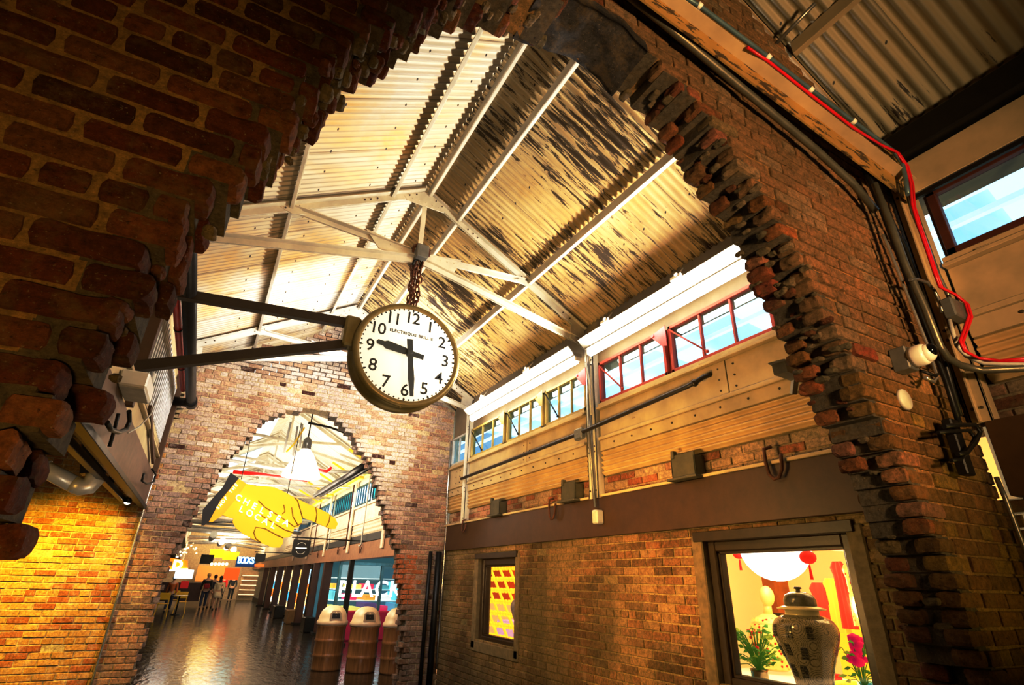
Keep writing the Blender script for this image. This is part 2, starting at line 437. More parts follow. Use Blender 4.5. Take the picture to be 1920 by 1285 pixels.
# right wall, brick part
def rholes(z):
    h=[]
    if .88<z<1.93: h.append((2.13,3.42,False))
    if .80<z<1.88: h.append((6.52,7.72,False))
    return h
def rcm(c,u,z,r):
    h=noise.noise(Vector((u*1.3,z*1.3,9)))
    m=.45+.7*h
    if u<4.4 and r.random()<.55: m*=.4
    m=max(0,min(.8,m)); t=(.40,.28,.11)
    return tuple(a*(1-m)+b*m for a,b in zip(c,t))
W=brick_wall('wall_right',M_brick_side,fnRight,YB,F0,0,2.012,[(0,.11),(.11,.25)],rholes,pal=[(.21,.095,.03),(.27,.12,.04),(.16,.07,.022),(.31,.16,.06)],mort=(.44,.33,.13),rnd=random.Random(31),front=(0,),cm=rcm)
W2=brick_wall('x',M_brick_side,fnRight,YB,F0,2.40,2.66,[(.03,.11),(.11,.25)],lambda z:[],pal=[(.42,.16,.07),(.36,.13,.06),(.48,.26,.15)],mort=(.5,.38,.22),rnd=random.Random(32),front=(0,),cm=lambda c,u,z,r: c if r.random()<.5 else (.5,.36,.22))
B=len(W.v); W.v+=W2.v; W.f+=[[B+i for i in f] for f in W2.f]; W.c+=W2.c; W.m+=W2.m; W.s+=W2.s
W.build('wall_right',M_brick_side,kind='structure',origin=(XR,3,0))
# ================================================================ corrugated roof
def roofmat(name,base,stain,rust,rustamt,stainamt,pitch=.076,rib_shade=.4,str_=1):
    t=NT(name); g=t.pos((.9,9.0,.9)); big=t.pos((1,1,1))
    s1=t.noise(big,1.1,4,.6,.4); c=t.mix(t.math('MULTIPLY',t.ramp(s1,[(.42,0),(.66,1)]),stainamt),base,stain)
    s2=t.noise(t.pos((.5,14,.5)),2.2,5,.7); c=t.mix(t.math('MULTIPLY',t.ramp(s2,[(.4,0),(.75,1)]),.5),c,tuple(x*.62 for x in base))
    r=t.noise(g,2.6,8,.72,.2); r2=t.noise(big,.9,2,.5); rr=t.math('ADD',r,t.math('MULTIPLY',t.math('SUBTRACT',r2,.5),.55))
    gy=t.n('ShaderNodeNewGeometry'); sx=t.n('ShaderNodeSeparateXYZ'); t.put(sx.inputs[0],gy.outputs['Position']); X_,Y_=sx.outputs[0],sx.outputs[1]
    ph=t.math('SINE',t.math('MULTIPLY',Y_,2*PI/pitch)); c=t.mix(t.math('MULTIPLY',t.ramp(ph,[(.45,0),(.97,1)]),rib_shade),c,tuple(x*.35 for x in base))  # valley shading painted into the colour by rib phase
    fr=t.math('FRACT',t.math('DIVIDE',Y_,pitch*9)); c=t.mix(t.math('MULTIPLY',t.ramp(fr,[(.0,1),(.018,0)]),.8),c,(.06,.045,.03))
    u=t.math('SUBTRACT',t.math('FRACT',t.math('DIVIDE',X_,.49)),.5); v=t.math('SUBTRACT',t.math('FRACT',t.math('DIVIDE',Y_,pitch*4)),.5)
    dd=t.math('ADD',t.math('POWER',t.math('MULTIPLY',t.math('ABSOLUTE',u),.57),2),t.math('POWER',t.math('MULTIPLY',t.math('ABSOLUTE',v),pitch*4),2)); dd=t.math('MULTIPLY',dd,3000); c=t.mix(t.ramp(dd,[(.15,1),(.3,0)]),c,(.03,.022,.015))
    m=t.ramp(rr,[(rustamt,0),(rustamt+.025,1)]); c=t.mix(m,c,rust)
    return t.pr(c,.5,0,t.bump(m,-.4*str_,.003),spec=.45)
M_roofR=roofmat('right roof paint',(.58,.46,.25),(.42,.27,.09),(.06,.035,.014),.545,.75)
M_roofL=roofmat('left roof paint',(.60,.55,.45),(.62,.38,.10),(.10,.07,.04),.74,.8,rib_shade=.55)
M_roofF=roofmat('far roof paint',(.80,.74,.62),(.6,.5,.3),(.2,.15,.1),.8,.5,pitch=.2)
M_roofN=roofmat('near roof paint',(.40,.36,.23),(.36,.26,.10),(.03,.02,.012),.62,.6,pitch=.088,rib_shade=.5)
def roof_side(side,ya,yb,pitch,amp,sub,mat,name,xedge,rows=7):
    W=MB(); W.sm=True; n=int((yb-ya)/pitch*sub)
    xs=[XM+side*(xedge)*i/rows for i in range(rows+1)]
    nrm=Vector((side*SL,0,1)).normalized()
    cols=[]
    for j in range(n+1):
        y=ya+(yb-ya)*j/n; a=-math.sin(2*PI*y/pitch)*amp
        for x in xs:
            p=Vector((x,y,roofz(x)+.02))+nrm*a; W.v.append(tuple(p))
    R=rows+1
    for j in range(n):
        for i in range(rows): W.face([j*R+i,j*R+i+1,(j+1)*R+i+1,(j+1)*R+i])
    # outer skin (keeps light out)
    W.sm=False; B=len(W.v)
    for (x,y) in ((xs[0],ya),(xs[-1],ya),(xs[-1],yb),(xs[0],yb)): W.v.append((x,y,roofz(x)+.09))
    W.face([B,B+1,B+2,B+3])
    return W.build(name,mat,kind='structure')
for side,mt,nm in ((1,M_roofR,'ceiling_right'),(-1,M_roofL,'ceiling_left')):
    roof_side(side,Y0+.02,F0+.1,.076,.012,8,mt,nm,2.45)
    roof_side(side,F0+.1,YE,.2,.012,4,M_roofF,nm+'_beyond',2.45)
roof_side(1,YB,Y0+.02,.088,.014,10,M_roofN,'ceiling_near_right',2.45)
roof_side(-1,YB,Y0+.02,.088,.014,10,M_roofN,'ceiling_near_left',2.45)
M_beam=paint('brown steel',(.085,.038,.014),.45,var=.2,bump=.1)
M_cream=chipped('cream painted steel',(.58,.47,.27),(.20,.12,.05),.30,5,(1,1,1),.45)
M_creamY=chipped('yellow cream panel',(.60,.44,.19),(.30,.18,.07),.28,4,(1,.5,3),.5)
M_truss=chipped('white truss paint',(.66,.62,.52),(.30,.2,.1),.27,8,(1,1,1),.45)
M_bolt=paint('bolt',(.10,.07,.045),.5,.4)
M_dark=paint('black metal',(.018,.016,.014),.4,.5)
M_grey=paint('grey galvanised',(.26,.26,.24),.4,.6)
M_lgrey=paint('light grey',(.5,.5,.48),.5)
M_white=paint('white plastic',(.72,.72,.70),.35,var=.06,bump=.03)
M_red=paint('red cable',(.55,.01,.02),.35,var=.15)
M_redfr=chipped('red window frame',(.42,.07,.035),(.16,.05,.03),.3,8)
M_yelfr=chipped('ochre window frame',(.42,.32,.10),(.2,.12,.05),.3,8)
M_marfr=paint('maroon frame',(.09,.022,.014),.5)
M_pink=paint('faded red bracket',(.50,.10,.09),.5)
M_rust=paint('rusty iron',(.15,.055,.025),.8,.3,var=.5,bump=.5)
def glassmat(name,tint=(.8,.93,1),tr=.82):
    t=NT(name); a=t.n('ShaderNodeBsdfTransparent'); a.inputs[0].default_value=(*tint,1); b=t.n('ShaderNodeBsdfGlossy'); b.inputs['Roughness'].default_value=.05
    m=t.n('ShaderNodeMixShader'); m.inputs[0].default_value=1-tr; t.put(m.inputs[1],a.outputs[0]); t.put(m.inputs[2],b.outputs[0]); t.put(t.out.inputs[0],m.outputs[0]); return t.mat
M_glass=glassmat('clerestory glass',(.82,.94,1),.9)
M_shopglass=glassmat('shop glass',(.98,.98,.96),.95)
# floor
def floormat():
    t=NT('polished concrete'); p=t.pos(); f=t.noise(p,2.2,5,.6); c=t.ramp(f,[(.3,(.012,.008,.005)),(.7,(.045,.03,.018))])
    r=t.ramp(t.noise(t.pos((1,1,1)),3.5,4,.6),[(.3,.07),(.75,.22)])
    b=t.math('ADD',t.noise(t.pos((7,2.2,1)),1.6,3,.5),t.math('MULTIPLY',t.noise(p,14,2,.5),.25)); return t.pr(c,r,0,t.bump(b,.35,.02),spec=.9)
MB().box(-9,YB,-.1,9,YE,0).build('floor',floormat(),kind='structure',origin=(0,0,0))
M_plaster=paint('old plaster',(.16,.11,.06),.8)
M_darkw=paint('dark wall',(.05,.035,.02),.9)
# closing walls
MB().box(-9,YB-.1,0,9,YB,6).build('wall_back',M_plaster,kind='structure')
MB().box(-3.4,YB,0,-3.3,Y0,6).build('wall_left_near',M_plaster,kind='structure')
MB().box(-5.3,Y1,0,-5.2,F0,3.3).box(-5.3,Y1,3.2,XL-.12,F0,3.3).build('wall_aisle',M_plaster,kind='structure')
# left wall upper part: slabs leaving it open under the beam
mb=MB(); mb.box(XL-.12,Y1,2.42,XL-.03,F0,4.6); mb.build('wall_left',M_cream,kind='structure')
mb=MB(); mb.box(XL-.12,YB,2.6,XL-.03,Y0,4.6); mb.build('wall_left_upper_near',M_plaster,kind='structure')
mb=MB(); mb.box(-3.4,YB,2.9,XL-.12,Y0,3.0); mb.build('ceiling_low_left',M_plaster,kind='structure')
# right wall: header over the clerestory, slab behind cladding
mb=MB()
mb.box(XR+.02,YB,3.94,XR+.25,F0,4.66); mb.box(XR+.05,YB,2.60,XR+.25,F0,3.42)
mb.build('wall_right_upper',chipped('tan header',(.26,.20,.12),(.12,.07,.03),.3),kind='structure')
# brown beam on the right wall
def beam(name,x0,x1,ya,yb,z0,z1,label,mat=None):
    mb=MB(); mb.bbox(x0,ya,z0,x1,yb,z1,.004); return mb.build(name,mat or M_beam,None,label,'beam')
beam('steel_beam',XR-.035,XR+.2,Y1,F0-.02,2.013,2.405,'wide brown steel beam running above the two shop windows')
beam('steel_beam',XR-.10,XR+.2,YB,1.20,2.013,2.405,'brown steel beam end at the right edge beside the hook and pipes')
# cladding per bay
def corr_panel(mb,x,y0,y1,z0,z1,n=4,amp=.012):
    rows=n*8; B=len(mb.v); sm=mb.sm; mb.sm=True
    for i in range(rows+1):
        z=z0+(z1-z0)*i/rows; d=amp*math.cos(2*PI*n*i/rows)
        mb.v.append((x+d,y0,z)); mb.v.append((x+d,y1,z))
    for i in range(rows): a=B+2*i; mb.face([a,a+1,a+3,a+2])
    mb.sm=sm
def cladding(y0,y1,label,shift=0,mats=None):
    t=thing('wall_cladding',label,'cladding',(XR,(y0+y1)/2,2.6),group=None)
    mC,mY=M_cream,M_creamY
    mb=MB(); corr_panel(mb,XR-.012,y0,y1,2.635,2.905,5,.015); mb.box(XR+.01,y0,2.63,XR+.05,y1,2.91); mb.build('corrugated_sheet',mY,t)
    mb=MB(); mb.bbox(XR-.035,y0,2.895,XR+.05,y1,3.01,.003); mb.bbox(XR-.06,y0,3.01,XR+.05,y1,3.045,.004); mb.build('bolted_strip',mC,t)
    n=int((y1-y0)/.3)
    for i in range(n): yy=y0+.1+(y1-y0-.2)*(i+.5)/n; MB().cyl((XR-.035,yy,2.955),(XR-.043,yy,2.955),.011,.008,6).build('bolt',M_bolt,t)
    mb=MB(); s=y0+(y1-y0)*.42; mb.bbox(XR-.018,y0,3.045,XR+.05,s-.003,3.36,.003); mb.bbox(XR-.022,s+.003,3.045,XR+.05,y1,3.36,.003)
    mb.build('flat_panel',mC,t)
    for yy in (s+.08,s-.08):
        for zz in (3.1,3.2,3.3): MB().cyl((XR-.018,yy,zz),(XR-.03,yy,zz),.009,.006,6).build('bolt',M_bolt,t)
    mb=MB(); mb.bbox(XR-.075,y0,3.36,XR+.05,y1,3.385,.003); mb.bbox(XR-.045,y0,3.388,XR+.05,y1,3.435,.004)
    for k in range(int((y1-y0)/.33)): yy=y0+.2+k*.33; mb.bbox(XR-.06,yy,3.385,XR-.03,yy+.07,3.40,.003)
    mb.build('sill',mC,t)
    return t
cladding(Y1,4.60,'cream bolted steel cladding below the red framed clerestory windows')
cladding(4.86,8.14,'cream bolted steel cladding below the ochre framed clerestory windows')
cladding(8.30,F0,'short piece of cream cladding in the dark corner by the far arch wall')
cladding(YB,1.14,'cream bolted cladding below the blue window, near the red cables')
# wall ledge above beam
mb=MB(); mb.bbox(XR-.055,Y1,2.405,XR+.02,4.62,2.432,.004).build('ledge',M_cream,None,'narrow cream ledge on top of the brown beam nearest the near arch','ledge')
mb=MB(); mb.bbox(XR-.055,4.83,2.405,XR+.02,F0,2.432,.004).build('ledge',M_cream,None,'narrow cream ledge on the brown beam, farther bay toward the corner','ledge')
# posts
def post(y0,y1,label,z0=2.4,z1=4.3,x=XR-.06,mt=None):
    mb=MB(); mb.bbox(x,y0,z0,x+.012,y1,z1,.002); mb.bbox(x,y0,z0,x+.09,y0+.012,z1,.002); mb.bbox(x,y1-.012,z0,x+.09,y1,z1,.002)
    ym=(y0+y1)/2; mb.bbox(x-.03,ym-.006,z0,x,ym+.006,z1,.002)
    o=mb.build('steel_post',mt or M_truss,None,label,'post')
    for z in (z0+.08,z0+.5,z0+.56,z1-.3,z1-.36):
        for yy in (y0+.03,y1-.03): MB().cyl((x,yy,z),(x-.01,yy,z),.009,.007,6).build('bolt',M_bolt,o)
post(4.64,4.80,'cream steel post between red and ochre clerestory windows')
post(8.16,8.28,'cream steel post near the far corner of the right wall')
post(1.155,1.26,'cream steel post beside the blue window in the near bay',x=XR-.10,mt=M_cream)
# clerestory windows
def skymat():
    t=NT('outside facade'); p=t.pos(); w=t.n('ShaderNodeTexBrick'); t.put(w.inputs[0],t.pos((1,1,1)))
    f=t.noise(p,1.4,2,.5); c=t.ramp(f,[(.35,(.10,.42,.75)),(.5,(.35,.68,.9)),(.62,(.9,.97,1))])
    return t.pr((0,0,0),.8,emis=c,est=1.5)
WN=[0]
def clerestory(y0,y1,mat,z0=3.435,z1=3.935,nm=2,fr=.035,stay=True,bracket=None,thick=1.0):
    WN[0]+=1; n='window_%d'%WN[0]
    x0=XR-.03; x1=XR+.02
    r=thing(n,None,None,(XR,(y0+y1)/2,z0),kind='structure')
    mb=MB()
    for (a,b,c,d) in ((y0,z0,y1,z0+fr),(y0,z1-fr,y1,z1),(y0,z0,y0+fr,z1),(y1-fr,z0,y1,z1)): mb.bbox(x0,a,b,x1,c,d,.004)
    mb.bbox(x1,y0-.03,z0-.01,x1+.04,y0+.01,z1); mb.bbox(x1,y1-.01,z0-.01,x1+.04,y1+.03,z1)
    mb.build('window_frame',mat,r)
    for i in range(nm):
        y=y0+fr+(y1-y0-2*fr)*(i+1)/(nm+1); MB().bbox(x0+.008,y-.011*thick,z0+fr,x1-.01,y+.011*thick,z1-fr,.003).build('mullion',mat,r)
    MB().box(x1-.012,y0+fr,z0+fr,x1-.008,y1-fr,z1-fr).build('pane',M_glass,r)
    if stay: MB().tube([(x0-.01,y1-.03,z1-.05),(x0-.03,(y0+y1)/2+.1,z0+.05)],.009,6).sphere((x0-.03,(y0+y1)/2+.1,z0+.05),.018,8).build('window_stay',mat if mat is not M_yelfr else M_dark,r)
    if bracket:
        mb=MB(); mb.prism([(y0-.07,z1-.0),(y0+.14,z1-.04),(y0-.0,z1-.20),(y0-.07,z1-.22)],lambda u,v,d:(d,u,v),x0-.045,x0-.035); mb.cyl((x0-.055,y0+.1,z1-.05),(x0-.03,y0+.1,z1-.05),.016)
        mb.build('corner_bracket',bracket,r)
    return r
clerestory(2.30,3.44,M_redfr,bracket=M_pink)
clerestory(3.50,4.58,M_redfr,bracket=M_pink)
clerestory(4.84,5.76,M_yelfr,bracket=M_pink)
clerestory(5.82,6.84,M_yelfr,bracket=M_yelfr)
clerestory(6.92,8.12,M_yelfr,bracket=M_yelfr)
clerestory(8.32,8.95,M_lgrey,nm=1,stay=False)
clerestory(1.60,2.24,M_redfr,nm=1,stay=False)
clerestory(.05,1.11,M_marfr,nm=1,stay=False,fr=.05,thick=2.6)
clerestory(-1.2,0.0,M_marfr,nm=2,stay=False,fr=.05,thick=2.6)
# pivot rail and clasp of the blue window
mb=MB(); mb.bbox(XR-.09,-1.2,3.885,XR-.06,1.22,3.915,.004); mb.build('window_rail',M_dark,None,'dark rail crossing the top of the blue clerestory window','rail')
# outside canopy seen through the panes: white roof structure against the sky
M_outw=glow('outside white',(.75,.9,1.0),1.0); M_outb=glow('outside blue',(.14,.46,.80),.85)
t=thing('glass_canopy','pale blue and white roof structure outside the clerestory windows','canopy',(6,4,3.6))
mb=MB(); mb.box(7.5,-4,2.0,7.6,12,5.4); mb.build('facade',M_outb,t)
mb=MB(); mb.box(5.2,-4,5.05,7.5,12,5.1); mb.build('soffit',M_outb,t)
mb=MB()
for k in range(11):
    y=-3.6+k*1.45; mb.hexa([(5.1,y,4.95),(7.4,y+.25,4.95),(7.4,y+.75,4.95),(5.1,y+.45,4.95),(5.1,y,5.0),(7.4,y+.25,5.0),(7.4,y+.75,5.0),(5.1,y+.45,5.0)])
    mb.box(7.38,y,3.2,7.45,y+.8,4.2)
mb.build('roof_ribs',M_outw,t)
mb=MB()
for z in (4.4,4.62,4.84): mb.box(5.0,-4,z,5.06,12,z+.05)
mb.build('purlins',M_outw,t)
# ================================================================ purlins
def purlin(x,ya,yb,label,w=.034,h=.105,mt=None):
    z=roofz(x)-.005; f=-1 if x>XM else 1
    mb=MB(); mb.bbox(x-.006,ya,z-h,x+.006,yb,z,.002); mb.bbox(min(x,x-f*w),ya,z-h-.003,max(x,x-f*w),yb,z-h+.007,.002)
    n=max(1,int((yb-ya)/.5))
    return mb.build('roof_purlin',mt or M_truss,None,label,'purlin')
for (x,nm) in ((XM+.03,'at the ridge'),(1.82,'just right of the ridge'),(2.81,'midway down the right roof slope'),(3.68,'along the right eave'),(1.04,'just left of the ridge'),(.06,'midway down the left roof slope'),(-.84,'along the left eave')):
    purlin(x,Y1-.26,F0,'cream angle iron purlin '+nm+' of the middle bay')
    if x>1.5: purlin(x,YB,Y0-.02,'cream angle iron purlin '+nm+', overhead in the near bay',mt=M_cream)
# ================================================================ trusses
ZA,ZM,ZF=5.70,4.80,4.30
def truss(Y,label,detail=True,box=False,mat=None):
    mat=mat or M_truss
    t=thing('roof_truss',label,'truss',(XM,Y,ZF),group='roof trusses of the far hall' if not detail else None)
    A=Vector((XM,Y,ZA)); Mn=Vector((XM,Y,ZM))
    for s in (-1,1):
        xf=XM+s*2.22; F=Vector((xf,Y,ZF)); T=Vector((xf,Y,ZF+.16))
        MB().angle(A,T,.07*1,.075,.009,flip=1).angle(A+Vector((0,-.02,0)),T+Vector((0,-.02,0)),.07,.075,.009,flip=-1).build('rafter',mat,t)
        mb=MB(); a=Mn+Vector((0,-.012,-.02)); b=F+Vector((0,-.012,0)); mb.angle(a,b,.065,.07,.009,flip=-1).angle(a+Vector((0,.024,0)),b+Vector((0,.024,0)),.065,.07,.009,flip=1); mb.build('bottom_chord',mat,t)
        S=Vector((XM+s*1.37,Y,ZA-1.37*(ZA-ZF-.16)/2.22)); 
        MB().angle(Mn+Vector((s*.12,0,.05)),S,.06,.06,.008,flip=-1).angle(Mn+Vector((s*.12,.02,.05)),S+Vector((0,.02,0)),.06,.06,.008,flip=1).build('strut',mat,t)
        if detail:
            # gusset plates
            mb=MB(); P=[(S.x-s*.02,S.z+.05),(S.x+s*.14,S.z-.02),(S.x-s*.02,S.z-.07),(S.x-s*.16,S.z-.03)]
            mb.prism(P,lambda u,v,d:(u,d,v),Y-.028,Y-.018); mb.build('gusset_plate',mat,t)
            mb=MB(); P=[(xf+s*.0,ZF-.1),(xf,ZF+.18),(xf-s*.2,ZF+.2),(xf-s*.22,ZF+.02)]; mb.prism(P,lambda u,v,d:(u,d,v),Y-.03,Y-.018); mb.bolts((xf-s*.17,Y-.03,ZF+.05),(xf-s*.04,Y-.03,ZF+.02),3,(0,-1,0)).bolts((xf-s*.17,Y-.03,ZF+.16),(xf-s*.04,Y-.03,ZF+.1),3,(0,-1,0)); mb.build('gusset_plate',mat,t)
            for k in (.12,.2,.55,.62,.68,1.3,1.36,1.42,1.9,2.0):
                x=XM+s*k; z=ZA-k*(ZA-ZF-.16)/2.22; MB().cyl((x,Y-.005,z),(x,Y-.04,z),.01,.008,6).build('bolt',M_bolt,t)
    MB().angle(Mn,A-Vector((0,0,.03)),.05,.055,.009,up=(1,0,0)).build('king_post',mat,t)
    if detail:
        mb=MB(); mb.prism([(XM-.02,ZA+.02),(XM+.03,ZA+.02),(XM+.26,ZA-.14),(XM+.22,ZA-.19),(XM-.22,ZA-.19),(XM-.26,ZA-.14)],lambda u,v,d:(u,d,v),Y-.028,Y-.018); mb.bolts((XM-.2,Y-.028,ZA-.14),(XM+.2,Y-.028,ZA-.14),5,(0,-1,0)); mb.build('ridge_gusset',mat,t)
        mb=MB(); mb.prism([(XM-.62,ZM+.16),(XM-.1,ZM+.08),(XM+.1,ZM+.08),(XM+.5,ZM+.14),(XM+.42,ZM-.05),(XM,ZM+.0),(XM-.45,ZM-.04)],lambda u,v,d:(u,d,v),Y-.03,Y-.02); mb.bolts((XM-.4,Y-.03,ZM+.06),(XM-.15,Y-.03,ZM+.04),2,(0,-1,0)).bolts((XM+.2,Y-.03,ZM+.04),(XM+.45,Y-.03,ZM+.07),3,(0,-1,0)); mb.build('node_gusset',mat,t)
    return t
truss(4.86,'cream riveted roof truss from which the clock hangs')
truss(8.2,'cream riveted roof truss closest to the far arch wall')
for k,Y in enumerate((11.6,15,18.4,21.8,25.2,28.6,32,35.4)): truss(Y,'cream roof truss high over the long hall beyond the far arch',False)
# electrical box on truss node
MB().bbox(XM-.07,4.70,4.74,XM+.06,4.79,4.90,.008).build('junction_box',M_grey,None,'small grey junction box on the truss above the clock chain','box')
# conduits clipped under the near truss
def thermal(): pass
# ================================================================ clock
CXk,CYk,CZk,CRk=1.395,4.76,3.62,.545
M_olive=paint('clock case olive',(.20,.155,.055),.4,.35,var=.2)
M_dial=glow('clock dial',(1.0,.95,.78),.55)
M_ink0=M_ink=paint('ink',(.02,.022,.022),.6)
clk=thing('station_clock','large round double station clock with cream dial showing nearly half past nine','clock',(CXk,CYk,CZk-CRk))
cY=CYk
MB().lathe([(CRk*.90,cY+.02),(CRk-.03,cY),(CRk,cY+.01),(CRk+.012,cY+.03),(CRk,cY+.06),(CRk-.03,cY+.075)],(CXk,0,CZk),'Y',64).build('bezel',M_olive,clk)
MB().lathe([(CRk-.03,cY+.06),(CRk-.035,cY+.23),(CRk-.015,cY+.25),(CRk,cY+.27),(CRk,cY+.30),(CRk-.05,cY+.31)],(CXk,0,CZk),'Y',64).build('drum_case',M_olive,clk)
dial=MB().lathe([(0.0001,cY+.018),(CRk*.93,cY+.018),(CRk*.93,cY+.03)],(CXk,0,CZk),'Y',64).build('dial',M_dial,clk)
fD=lambda ox,oz:(lambda u,v,d:(CXk+ox+u,cY+.016-d,CZk+oz+v))
for h in range(1,13):
    a=h*PI/6; r=CRk*.72; mb=MB(); text_mesh(mb,str(h),.178,fD(math.sin(a)*r,math.cos(a)*r),0,.003,bold=.0012,spacing=.9); mb.build('hour_numeral',M_ink,dial)
for wd,ox in (('ELECTRIQUE',-.075),('BRILLIE',.145)):
    mb=MB(); text_mesh(mb,wd,.046,fD(ox*1.1,CRk*.39),0,.003,spacing=1.1,bold=.0008); mb.build('dial_word',M_ink,dial)
mb=MB()
for k in range(60):
    a=k*PI/30; r=CRk*.885
    if k%5: mb.cyl((CXk+r*math.sin(a),cY+.012,CZk+r*math.cos(a)),(CXk+r*math.sin(a),cY+.018,CZk+r*math.cos(a)),.0085,None,10)
    else:
        d=Vector((math.sin(a),0,math.cos(a))); s_=Vector((math.cos(a),0,-math.sin(a))); c=Vector((CXk,cY+.014,CZk))+d*r
        mb.sm=True; B=len(mb.v); mb.v+=[tuple(c+d*.026),tuple(c+s_*.012),tuple(c-d*.026),tuple(c-s_*.012)]; mb.face([B,B+1,B+2,B+3]); mb.sm=False
mb.build('minute_track',M_ink,dial)
M_hand=paint('clock hand grey',(.04,.045,.045),.5)
def hand(name,ang,prof,y):
    d=Vector((math.sin(ang),0,math.cos(ang))); s_=Vector((math.cos(ang),0,-math.sin(ang))); c=Vector((CXk,0,CZk))
    poly=[(l,w) for l,w in prof]+[(l,-w) for l,w in reversed(prof)]
    MB().prism(poly,lambda u,v,dd:tuple(c+d*u+s_*v+Vector((0,dd,0))),y,y-.008).build(name,M_hand,clk)
hand('hour_hand',math.radians(278),[(-.15,.026),(-.02,.026),(.02,.022),(.05,.036),(.24,.044),(.27,.026),(.33,.024),(.345,.01)],cY-.01)
hand('minute_hand',math.radians(172),[(-.14,.030),(.02,.028),(.1,.026),(.28,.032),(.40,.020),(.455,.018)],cY-.025)
MB().lathe([(.02,cY-.035),(.035,cY-.03),(.035,cY+.02)],(CXk,0,CZk),'Y',16).build('hand_boss',M_hand,clk)
MB().sphere((CXk-.02,cY+.04,CZk-CRk-.005),.018,8).build('latch',M_olive,clk)
# second dial facing away
MB().lathe([(CRk*.93,cY+.30),(0.0001,cY+.302)],(CXk,0,CZk),'Y',48).build('rear_dial',M_dial,clk)
MB().bbox(CXk-CRk-.10,cY+.07,CZk-.02,CXk-CRk+.05,cY+.24,CZk+.30,.02).build('side_bracket',M_olive,clk)
# arms
M_beam2=paint('dark bronze arm',(.045,.03,.018),.45,.4)
def arm(p0,p1,label):
    MB().bar(p0,p1,.07,.085).build('support_arm',M_beam2,clk); return
def arm_old(p0,p1,label):
    mb=MB(); mb.bar(p0,p1,.07,.085); mb.build('clock_arm',M_beam2,None,label,'bracket arm')
arm((CXk-CRk-.02,cY+.15,CZk+.24),(XL,cY+.15,onY(300,545,4.9).z),'upper dark steel arm holding the clock from the left wall')
arm((CXk-CRk-.02,cY+.17,CZk+.03),(XL,cY+.17,onY(268,694,4.93).z),'lower slanting dark steel arm bracing the clock')
MB().bar((.02+onY(495,636,4.9).x,cY+.15,onY(495,636,4.9).z-.3),(onY(430,650,4.9).x,cY+.15,onY(430,650,4.9).z-.25),.001,.001) if 0 else None
# chain
def link(mb,c,ax,up,L=.082,w=.05,r=.0095):
    ax=Vector(ax).normalized(); up=Vector(up).normalized(); pts=[]
    for k in range(16):
        a=2*PI*k/16; x=math.cos(a)*w/2; z=math.sin(a)*w/2+(L/2-w/2)*(1 if math.sin(a)>0 else -1)
        pts.append(Vector(c)+ax*x+up*z)
    mb.tube(pts,r,6,closed=True)
ch=thing('clock_chain','heavy rusty chain holding the clock under the truss','chain',(CXk,4.86,CZk+CRk))
for (dx,dy,zt,zb) in ((-.035,.0,ZM-.02,CZk+CRk+.05),(.035,-.02,ZM-.02,CZk+CRk+.05),(.0,.05,ZM-.02,CZk+CRk+.05)):
    z=zt; k=0
    while z>zb:
        mb=MB(); ax=((1,.3,0),(-.3,1,0))[k%2]; link(mb,(CXk+dx+.012*math.sin(k*2),4.86+dy,z),ax,(.12*math.sin(k*1.7),0,1)); mb.build('chain_link',M_rust,ch); z-=.062; k+=1
for k in range(7):
    a=PI*k/6; mb=MB(); link(mb,(XM-.09*math.cos(a)+.0,4.80+.0*k,ZM+.07+.07*math.sin(a)),(0,1,.3 if k%2 else 2),(math.sin(a),0,math.cos(a)),.07,.045,.012); mb.build('chain_link',M_rust,ch)
mb=MB(); mb.tube([(CXk-.05,4.84,ZM-.11),(CXk-.04,4.84,ZM-.05),(CXk,4.84,ZM-.02),(CXk+.04,4.84,ZM-.05),(CXk+.05,4.84,ZM-.11)],.014,8); mb.build('shackle',M_dark,ch)
# ================================================================ fluorescent fixtures
M_tube=glow('fluorescent tube',(1,.98,.93),15)
M_housing=paint('light housing',(.30,.29,.26),.4,var=.1)
def fixture(y0,y1,label):
    x=3.44; z=4.03
    t=thing('fluorescent_light',label,'light fixture',(x,(y0+y1)/2,z))
    mb=MB(); mb.bbox(x-.06,y0,z,x+.06,y1,z+.045,.006); mb.prism([(x-.06,z+.01),(x-.15,z+.10),(x-.14,z+.108),(x-.05,z+.02)],lambda u,v,d:(u,d,v),y0,y1); mb.build('housing',M_housing,t)
    mb=MB()
    for k in range(int((y1-y0)/.045)): yy=y0+.03+k*.045; mb.box(x-.135,yy,z+.082,x-.115,yy+.012,z+.086)
    mb.build('vent_slots',M_lgrey,t)
    MB().cyl((x,y0+.04,z-.04),(x,y1-.04,z-.04),.040,None,16).build('tube',M_tube,t)
    for yy in (y0,y1-.03): MB().bbox(x-.035,yy,z-.055,x+.035,yy+.03,z,.004).build('end_cap',M_white,t)
    for q in (.3,.75):
        yy=y0+(y1-y0)*q; MB().bbox(x-.17,yy,z+.10,x-.10,yy+.13,z+.14,.005).sphere((x-.17,yy+.05,z+.14),.02,8).cyl((x-.15,yy+.06,z+.12),(x-.05,yy+.06,z+.25),.008).build('mounting_clip',M_white,t)
fixture(2.18,4.52,'long white fluorescent light above the red clerestory windows')
fixture(4.72,7.75,'long white fluorescent light above the ochre clerestory windows')
